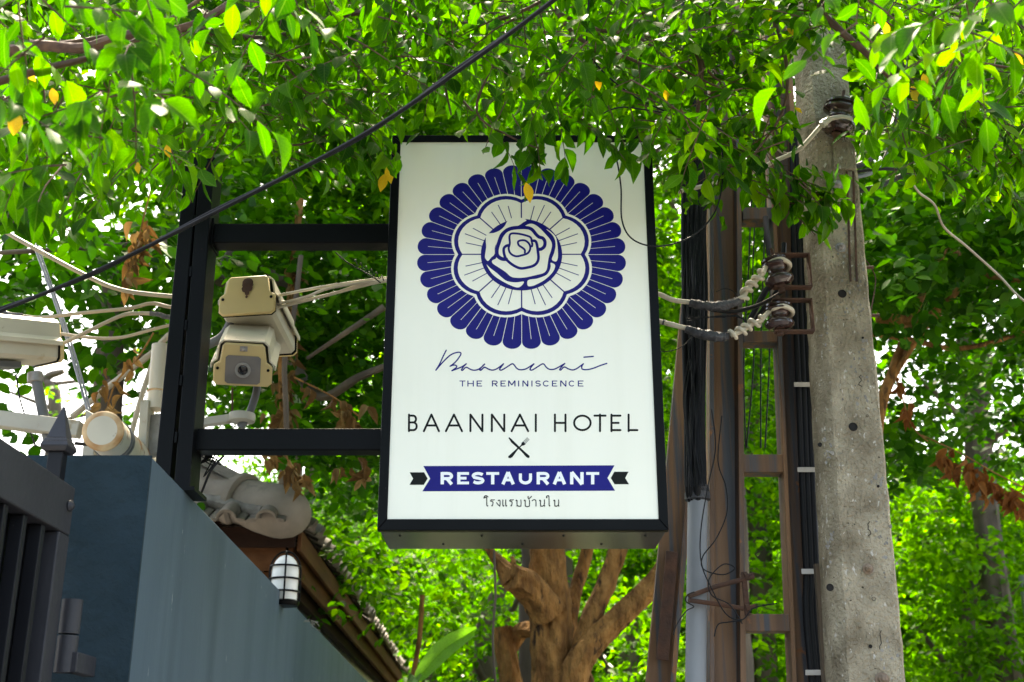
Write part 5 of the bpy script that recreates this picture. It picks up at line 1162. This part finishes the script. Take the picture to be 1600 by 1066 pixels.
# central tree with orange brown bark
Yc = 7.2
bg_tree('street_tree', 'thick orange brown trunk forking below the sign', [(862, 1130, Yc, .14), (862, 1040, Yc, .125), (860, 960, Yc, .115), (858, 890, Yc, .11), (856, 820, Yc, .105), (848, 700, Yc, .13), (820, 500, Yc, .10), (800, 300, Yc, .08)],
        scatter(540, 1080, -180, 420, 6.2, 9.0, .62, 46, 3, k=1.2) + scatter(560, 700, 860, 1000, 7.5, 9, .42, 5, 4) + scatter(700, 1040, 420, 780, 7.8, 9, .5, 8, 5), 420, .085, 'mid', bark='bark', seed=3,
        limbs=([(882, 1120, Yc - .05, .085), (900, 1045, Yc - .1, .08), (930, 1000, Yc - .1, .073), (972, 962, Yc - .1, .072), (1010, 925, Yc - .1, .066), (1038, 890, Yc - .1, .06), (1075, 830, Yc - .05, .07), (1110, 700, Yc, .05)],
               [(903, 1035, Yc - .05, .07), (925, 965, Yc - .05, .062), (950, 905, Yc, .058), (972, 830, Yc, .055), (990, 700, Yc, .05)],
               [(858, 960, Yc - .05, .11), (835, 925, Yc - .12, .095), (812, 908, Yc - .2, .085), (798, 902, Yc - .25, .075)],
               [(800, 905, Yc - .2, .07), (785, 885, Yc - .2, .045), (770, 868, Yc - .2, .03), (755, 845, Yc - .2, .02)],
               [(820, 915, Yc - .2, .04), (806, 895, Yc - .2, .02), (800, 870, Yc - .2, .012)],
               [(885, 1010, Yc + .1, .05), (898, 930, Yc + .25, .045), (915, 870, Yc + .3, .045), (930, 800, Yc + .3, .04)],
               [(800, 1130, Yc + .3, .085), (796, 1060, Yc + .3, .075), (790, 1010, Yc + .3, .065), (786, 980, Yc + .3, .055)],
               [(796, 1010, Yc + .3, .05), (815, 985, Yc + .3, .05), (840, 985, Yc + .2, .05)],
               [(905, 1100, Yc, .07), (915, 1066, Yc, .05), (900, 1040, Yc, .04)]))
# dark mass left, behind the cameras
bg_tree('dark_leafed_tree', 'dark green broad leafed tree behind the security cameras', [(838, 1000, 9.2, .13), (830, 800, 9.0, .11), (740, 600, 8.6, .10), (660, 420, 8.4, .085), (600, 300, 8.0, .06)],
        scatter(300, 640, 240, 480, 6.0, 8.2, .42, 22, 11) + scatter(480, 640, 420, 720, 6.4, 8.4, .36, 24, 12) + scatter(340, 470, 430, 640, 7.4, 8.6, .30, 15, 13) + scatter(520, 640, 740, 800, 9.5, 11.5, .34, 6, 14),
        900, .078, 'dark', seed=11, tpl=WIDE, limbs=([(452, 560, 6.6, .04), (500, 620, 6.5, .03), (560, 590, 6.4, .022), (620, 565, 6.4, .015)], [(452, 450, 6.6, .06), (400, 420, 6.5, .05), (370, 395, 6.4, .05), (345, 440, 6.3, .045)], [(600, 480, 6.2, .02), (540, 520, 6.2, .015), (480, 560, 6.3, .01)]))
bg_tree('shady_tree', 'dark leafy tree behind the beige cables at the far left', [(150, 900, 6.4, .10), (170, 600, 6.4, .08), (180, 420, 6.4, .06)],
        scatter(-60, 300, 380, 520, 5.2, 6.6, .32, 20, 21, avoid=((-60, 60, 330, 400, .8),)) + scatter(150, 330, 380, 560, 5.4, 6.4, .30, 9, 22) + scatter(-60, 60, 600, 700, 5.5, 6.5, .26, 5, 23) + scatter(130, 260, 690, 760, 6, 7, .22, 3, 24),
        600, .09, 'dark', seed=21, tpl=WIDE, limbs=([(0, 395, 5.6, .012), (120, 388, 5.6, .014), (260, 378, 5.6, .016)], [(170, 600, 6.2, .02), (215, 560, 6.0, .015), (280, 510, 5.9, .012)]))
# canopy further back that closes the top
bg_tree('tall_tree', 'tall tree with brighter leaves behind the top left branches', [(292, 900, 10, .12), (300, 500, 10, .11), (320, 200, 10, .10)],
        scatter(-120, 640, -180, 300, 7.0, 9.5, .72, 44, 31, k=1) + scatter(250, 640, 330, 480, 9, 10.5, .55, 8, 32), 360, .10, 'mid', seed=31)
bg_tree('tall_tree', 'tall tree with brighter leaves behind the steel columns', [(1150, 1100, 10.5, .16), (1140, 700, 10.5, .13), (1120, 300, 10.5, .10)],
        scatter(960, 1280, -150, 560, 8.0, 10.5, .62, 34, 33, k=1.3) + scatter(1050, 1260, 540, 720, 8, 10, .40, 12, 35, k=1.2), 300, .09, 'mid', seed=33)
# right middle tree with brown limbs
Yr = 6.6
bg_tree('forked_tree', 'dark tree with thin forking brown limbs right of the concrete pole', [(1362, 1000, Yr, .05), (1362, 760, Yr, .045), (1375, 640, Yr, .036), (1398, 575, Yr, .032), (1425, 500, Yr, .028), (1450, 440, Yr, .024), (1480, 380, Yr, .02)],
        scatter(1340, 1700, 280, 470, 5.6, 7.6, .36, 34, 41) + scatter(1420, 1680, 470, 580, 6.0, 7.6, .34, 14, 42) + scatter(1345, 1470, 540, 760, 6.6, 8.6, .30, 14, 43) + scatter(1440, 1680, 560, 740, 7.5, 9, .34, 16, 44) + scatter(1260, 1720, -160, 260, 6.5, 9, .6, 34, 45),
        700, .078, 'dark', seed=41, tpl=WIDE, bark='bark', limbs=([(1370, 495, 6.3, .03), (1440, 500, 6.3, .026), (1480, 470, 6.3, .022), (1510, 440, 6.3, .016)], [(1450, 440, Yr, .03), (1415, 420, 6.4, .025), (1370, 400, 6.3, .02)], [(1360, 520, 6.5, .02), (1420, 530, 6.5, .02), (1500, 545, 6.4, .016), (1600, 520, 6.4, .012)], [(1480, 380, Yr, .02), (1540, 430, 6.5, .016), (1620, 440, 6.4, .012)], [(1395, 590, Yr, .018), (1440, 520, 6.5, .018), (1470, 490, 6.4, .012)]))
# sunlit far trees, low
k_ = 0
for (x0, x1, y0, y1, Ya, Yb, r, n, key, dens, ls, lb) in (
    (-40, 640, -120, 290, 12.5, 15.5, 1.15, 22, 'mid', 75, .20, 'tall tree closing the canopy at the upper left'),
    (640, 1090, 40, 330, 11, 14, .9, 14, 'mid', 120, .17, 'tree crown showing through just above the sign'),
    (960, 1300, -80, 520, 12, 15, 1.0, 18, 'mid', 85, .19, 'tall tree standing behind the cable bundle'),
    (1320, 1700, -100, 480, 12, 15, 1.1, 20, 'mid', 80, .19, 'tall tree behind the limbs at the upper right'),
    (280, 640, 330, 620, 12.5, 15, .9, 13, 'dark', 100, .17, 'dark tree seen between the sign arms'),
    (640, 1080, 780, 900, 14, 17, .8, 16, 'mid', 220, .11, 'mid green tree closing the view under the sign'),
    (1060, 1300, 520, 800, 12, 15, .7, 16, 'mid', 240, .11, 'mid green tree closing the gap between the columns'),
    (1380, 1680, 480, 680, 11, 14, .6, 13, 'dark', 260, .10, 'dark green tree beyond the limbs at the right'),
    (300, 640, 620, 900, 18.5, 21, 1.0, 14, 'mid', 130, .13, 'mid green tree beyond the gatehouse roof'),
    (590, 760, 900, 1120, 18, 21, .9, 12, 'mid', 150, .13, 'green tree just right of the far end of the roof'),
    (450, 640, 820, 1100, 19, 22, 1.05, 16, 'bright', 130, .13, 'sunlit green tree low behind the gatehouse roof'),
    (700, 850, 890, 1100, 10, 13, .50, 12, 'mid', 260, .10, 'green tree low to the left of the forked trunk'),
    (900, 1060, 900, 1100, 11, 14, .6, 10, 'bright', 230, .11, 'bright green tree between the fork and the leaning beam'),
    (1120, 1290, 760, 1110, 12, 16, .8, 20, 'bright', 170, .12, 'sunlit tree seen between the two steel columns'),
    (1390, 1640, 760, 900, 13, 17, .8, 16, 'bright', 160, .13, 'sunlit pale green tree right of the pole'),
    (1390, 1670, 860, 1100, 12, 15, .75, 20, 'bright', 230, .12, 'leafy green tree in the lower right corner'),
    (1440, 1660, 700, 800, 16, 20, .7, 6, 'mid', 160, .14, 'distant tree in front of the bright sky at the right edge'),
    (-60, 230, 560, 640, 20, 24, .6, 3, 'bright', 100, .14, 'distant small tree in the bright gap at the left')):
    k_ += 1; Ym = (Ya + Yb) / 2; dens *= 1.5; ls *= .85; xm = (x0 + x1) / 2
    bg_tree('background_tree', lb, [(xm, y1 + 40, Ym, .14), (xm + rnd.uniform(-20, 20), (y0 + y1) / 2, Ym, .10), (xm + rnd.uniform(-30, 30), y0 + 20, Ym, .05)], scatter(x0, x1, y0, y1, Ya, Yb, r, n, 60 + k_), dens, ls, key, seed=60 + k_,
            limbs=([(xm, (y0 + y1) / 2, Ym, .05), (xm + (x1 - x0) * .3, y0 + 30, Ym - .5, .02)], [(xm, y1, Ym, .05), (xm - (x1 - x0) * .35, (y0 + y1) / 2, Ym - .6, .02)], [(xm, y1 + 20, Ym, .05), (xm + (x1 - x0) * .42, (y0 + y1) / 2 + 30, Ym - .8, .02)]))
# low wood beyond everything
g = np.random.default_rng(99); n = 130000
pp = np.stack([g.uniform(-30, 30, n), g.uniform(26, 34, n), g.uniform(0, 1, n) ** .8], 1)
tall = 6.5 * np.clip((pp[:, 0] + 5.5) / 2, 0, 1) * np.clip((11.5 - pp[:, 0]) / 3, 0, 1)
pp[:, 2] = pp[:, 2] * (5.6 + tall + 1.4 * np.sin(pp[:, 0] * .55) + .8 * np.sin(pp[:, 0] * 1.7 + 2) + g.normal(size=n) * .3)
aa = g.normal(size=(n, 3)); nn = g.normal(size=(n, 3)) * .6; nn[:, 2] += .8
joined('distant_wood', FAR, pp, frames(aa, nn), g.uniform(.3, .55, n), G['mid'], None, 'stuff', label='blurred green wood beyond the near trees', cat='trees')
# ---- dead leaves and hanging things
V_, F_, U_ = leaf_template(fold=1.3, curl=.7, wd=.5); CURL = clean((V_, F_, U_))
def dead_cluster(label, spots, key, ls, stem=None, name='dead_leaves', cat='dead leaves', down=1.0, up=0.0, stemr=.004):
    root = thing(name, label, cat, at(*spots[0][:3]))
    if stem: MB().tube(catmull([at(*q) for q in stem], 6), stemr, 6, jit=.1).build('stem', M['bark'], root, smooth=True)
    c = 0
    for x, y, Y, sx, sy, n in spots:
        for _ in range(n):
            p = at(rnd.gauss(x, sx), rnd.gauss(y, sy), Y + rnd.uniform(-.06, .06)); ax = np.array([(rnd.gauss(0, .5), rnd.gauss(0, .4), -down + rnd.gauss(0, .3) + up)]); nn = np.array([(rnd.gauss(0, .7), -1, rnd.gauss(0, .5))])
            single_leaf(root, p, frames(ax, nn)[0], ls * rnd.uniform(.5, 1.15), key, CURL)
dead_cluster('brown dried creeper hanging beside the post at upper left', [(222, 360, 5.0, 8, 12, 16), (212, 395, 5.0, 6, 14, 18), (205, 435, 5.0, 3, 10, 9)], 'brown', .07, [(235, 300, 5), (222, 350, 5), (212, 400, 5), (204, 450, 5)])
dead_cluster('dried brown creeper hanging behind the security cameras', [(458, 430, 6.3, 6, 20, 12), (450, 500, 6.3, 6, 30, 22), (446, 600, 6.3, 9, 25, 26), (440, 660, 6.3, 14, 14, 26), (425, 690, 6.3, 14, 8, 12)], 'brown', .085, [(470, 300, 6.3), (462, 380, 6.3), (452, 480, 6.3), (440, 560, 6.3), (446, 700, 6.3)], stemr=.022)
dead_cluster('pale dead leaves hanging left of the sign bottom corner', [(528, 635, 5.8, 14, 9, 10), (550, 658, 5.8, 12, 10, 10), (480, 602, 5.8, 5, 5, 3), (575, 632, 5.8, 3, 4, 2)], 'brown', .085, [(460, 590, 5.8), (520, 620, 5.8), (560, 650, 5.8)])
dead_cluster('dead leaves dangling below the lower sign arm', [(455, 730, 5.6, 13, 12, 16), (470, 745, 5.6, 8, 10, 7), (420, 722, 5.6, 6, 8, 4), (560, 728, 5.6, 5, 12, 8), (520, 735, 5.6, 10, 4, 4)], 'brown', .08, [(440, 700, 5.6), (455, 730, 5.6), (465, 760, 5.6)])
dead_cluster('curled brown leaves on a twig in the bright gap at left', [(205, 560, 4.8, 6, 14, 6), (160, 610, 4.8, 6, 14, 6), (190, 605, 4.8, 4, 12, 3), (170, 640, 4.8, 6, 10, 4)], 'brown', .06, [(240, 520, 4.8), (215, 560, 4.8), (180, 600, 4.8), (165, 650, 4.8)])
spots = [(1478 + 13 * k, 722 + 6.5 * k + (3 if k % 2 else -3), 6.5, 6, 9, 11) for k in range(11)]
dead_cluster('long orange brown dead branch hanging at the right edge', spots, 'orange', .075, [(1440, 680, 6.5), (1500, 708, 6.5), (1560, 742, 6.5), (1640, 782, 6.5)])
dead_cluster('small rusty dead leaves beside the right tree limb', [(1405, 605, 6.2, 4, 10, 7), (1415, 635, 6.2, 4, 9, 7), (1422, 655, 6.2, 3, 5, 3)], 'orange', .065, [(1395, 580, 6.2), (1408, 615, 6.2), (1425, 665, 6.2), (1450, 690, 6.2)])
dead_cluster('tan seed pods among the leaves above the sign', [(925, 125, 4.6, 10, 6, 8)], 'brown', .035)
def pods():
    for i, (x, y, lb) in enumerate(((628, 78, 'plump green pod hanging under the top branches, leftmost'), (712, 85, 'plump green pod beside the black cable'), (660, 132, 'plump green pod just above the black cable'))):
        c = at(x, y, 3.45); o = thing('seed_pod', lb, 'pod', c, 'green pods above the sign')
        MB().lathe(c + Vector((0, 0, .03)), (.1, 0, -1), [(.003, -.02), (.004, 0), (.013, .006), (.019, .02), (.020, .032), (.016, .048), (.008, .058), (.001, .063)], 14).build('pod', M['podgreen'], o, smooth=True)
M['podgreen'] = mat('pod_green', (.12, .26, .04), (.18, .32, .06), 20, .5)
pods()
# branches and vines
def vine(label, pts, r, m_='greybark', cat='vine', name='vine'): 
    MB().tube(catmull([at(*q) for q in pts], 7), r, 8, jit=.06).build(name, M[m_], smooth=True, label=label, cat=cat)
vine('pale bare vine stem slanting across the bright gap', [(112, 652, 5.0), (175, 600, 5.0), (236, 553, 5.0), (263, 525, 5.0), (300, 500, 5.0)], .014, 'beige')
vine('second pale stem rising steeply beside the black post', [(200, 700, 5.0), (216, 637, 5.0), (233, 583, 5.0), (250, 540, 5.0)], .012, 'beige')
vine('thin hanging stem left of the forked trunk', [(772, 860, 6.2), (774, 930, 6.2), (770, 1000, 6.2), (776, 1090, 6.2)], .006, 'greybark')
vine('thin upright vine in front of the dark tree behind the cameras', [(470, 400, 6.0), (458, 500, 6.0), (445, 560, 6.0), (447, 640, 6.0), (448, 705, 6.0)], .014, 'greybark')
vine('slim brown sapling stem behind the gatehouse roof', [(660, 930, 8), (655, 1000, 8), (640, 1080, 8)], .016, 'bark')
def banana():
    Y = 7.0; root = thing('banana_plant', 'broad pale green banana leaf below the sign', 'plant', (at(650, 1066, Y).x, Y, 0))
    a, b = at(652, 1062, Y), at(745, 982, Y); m = MB(); N_ = 18; mid = catmull([Vector((a.x - .1, Y, 0)), a + Vector((-.03, 0, -.2)), a, a.lerp(b, .5) + Vector((-.02, 0, .02)), b], 6); 
    MB().tube(mid[:14], [.05, .016], 8).build('stalk', M['podgreen'], root, smooth=True)
    P = catmull([a, a.lerp(b, .5) + Vector((-.02, 0, .02)), b], 12); N_ = len(P)
    for i, p in enumerate(P):
        t = i / (N_ - 1); wd = .055 * math.sin(math.pi * min(1, t * .92 + .06)) ** .6 * (1 if t < .9 else .6); dr = (b - a).normalized(); sd_ = Vector((-dr.z, -.3, dr.x)).normalized()
        for q in (-1, -.5, 0, .5, 1): m.v.append(p + sd_ * q * wd + Vector((0, -.05 * abs(q) + .006 * math.sin(i * 2.2) * abs(q), 0)))
    for i in range(N_ - 1):
        for q in range(4): m.f.append([i * 5 + q, i * 5 + q + 1, (i + 1) * 5 + q + 1, (i + 1) * 5 + q])
    m.build('leaf', G['banana'], root, smooth=True)
banana()
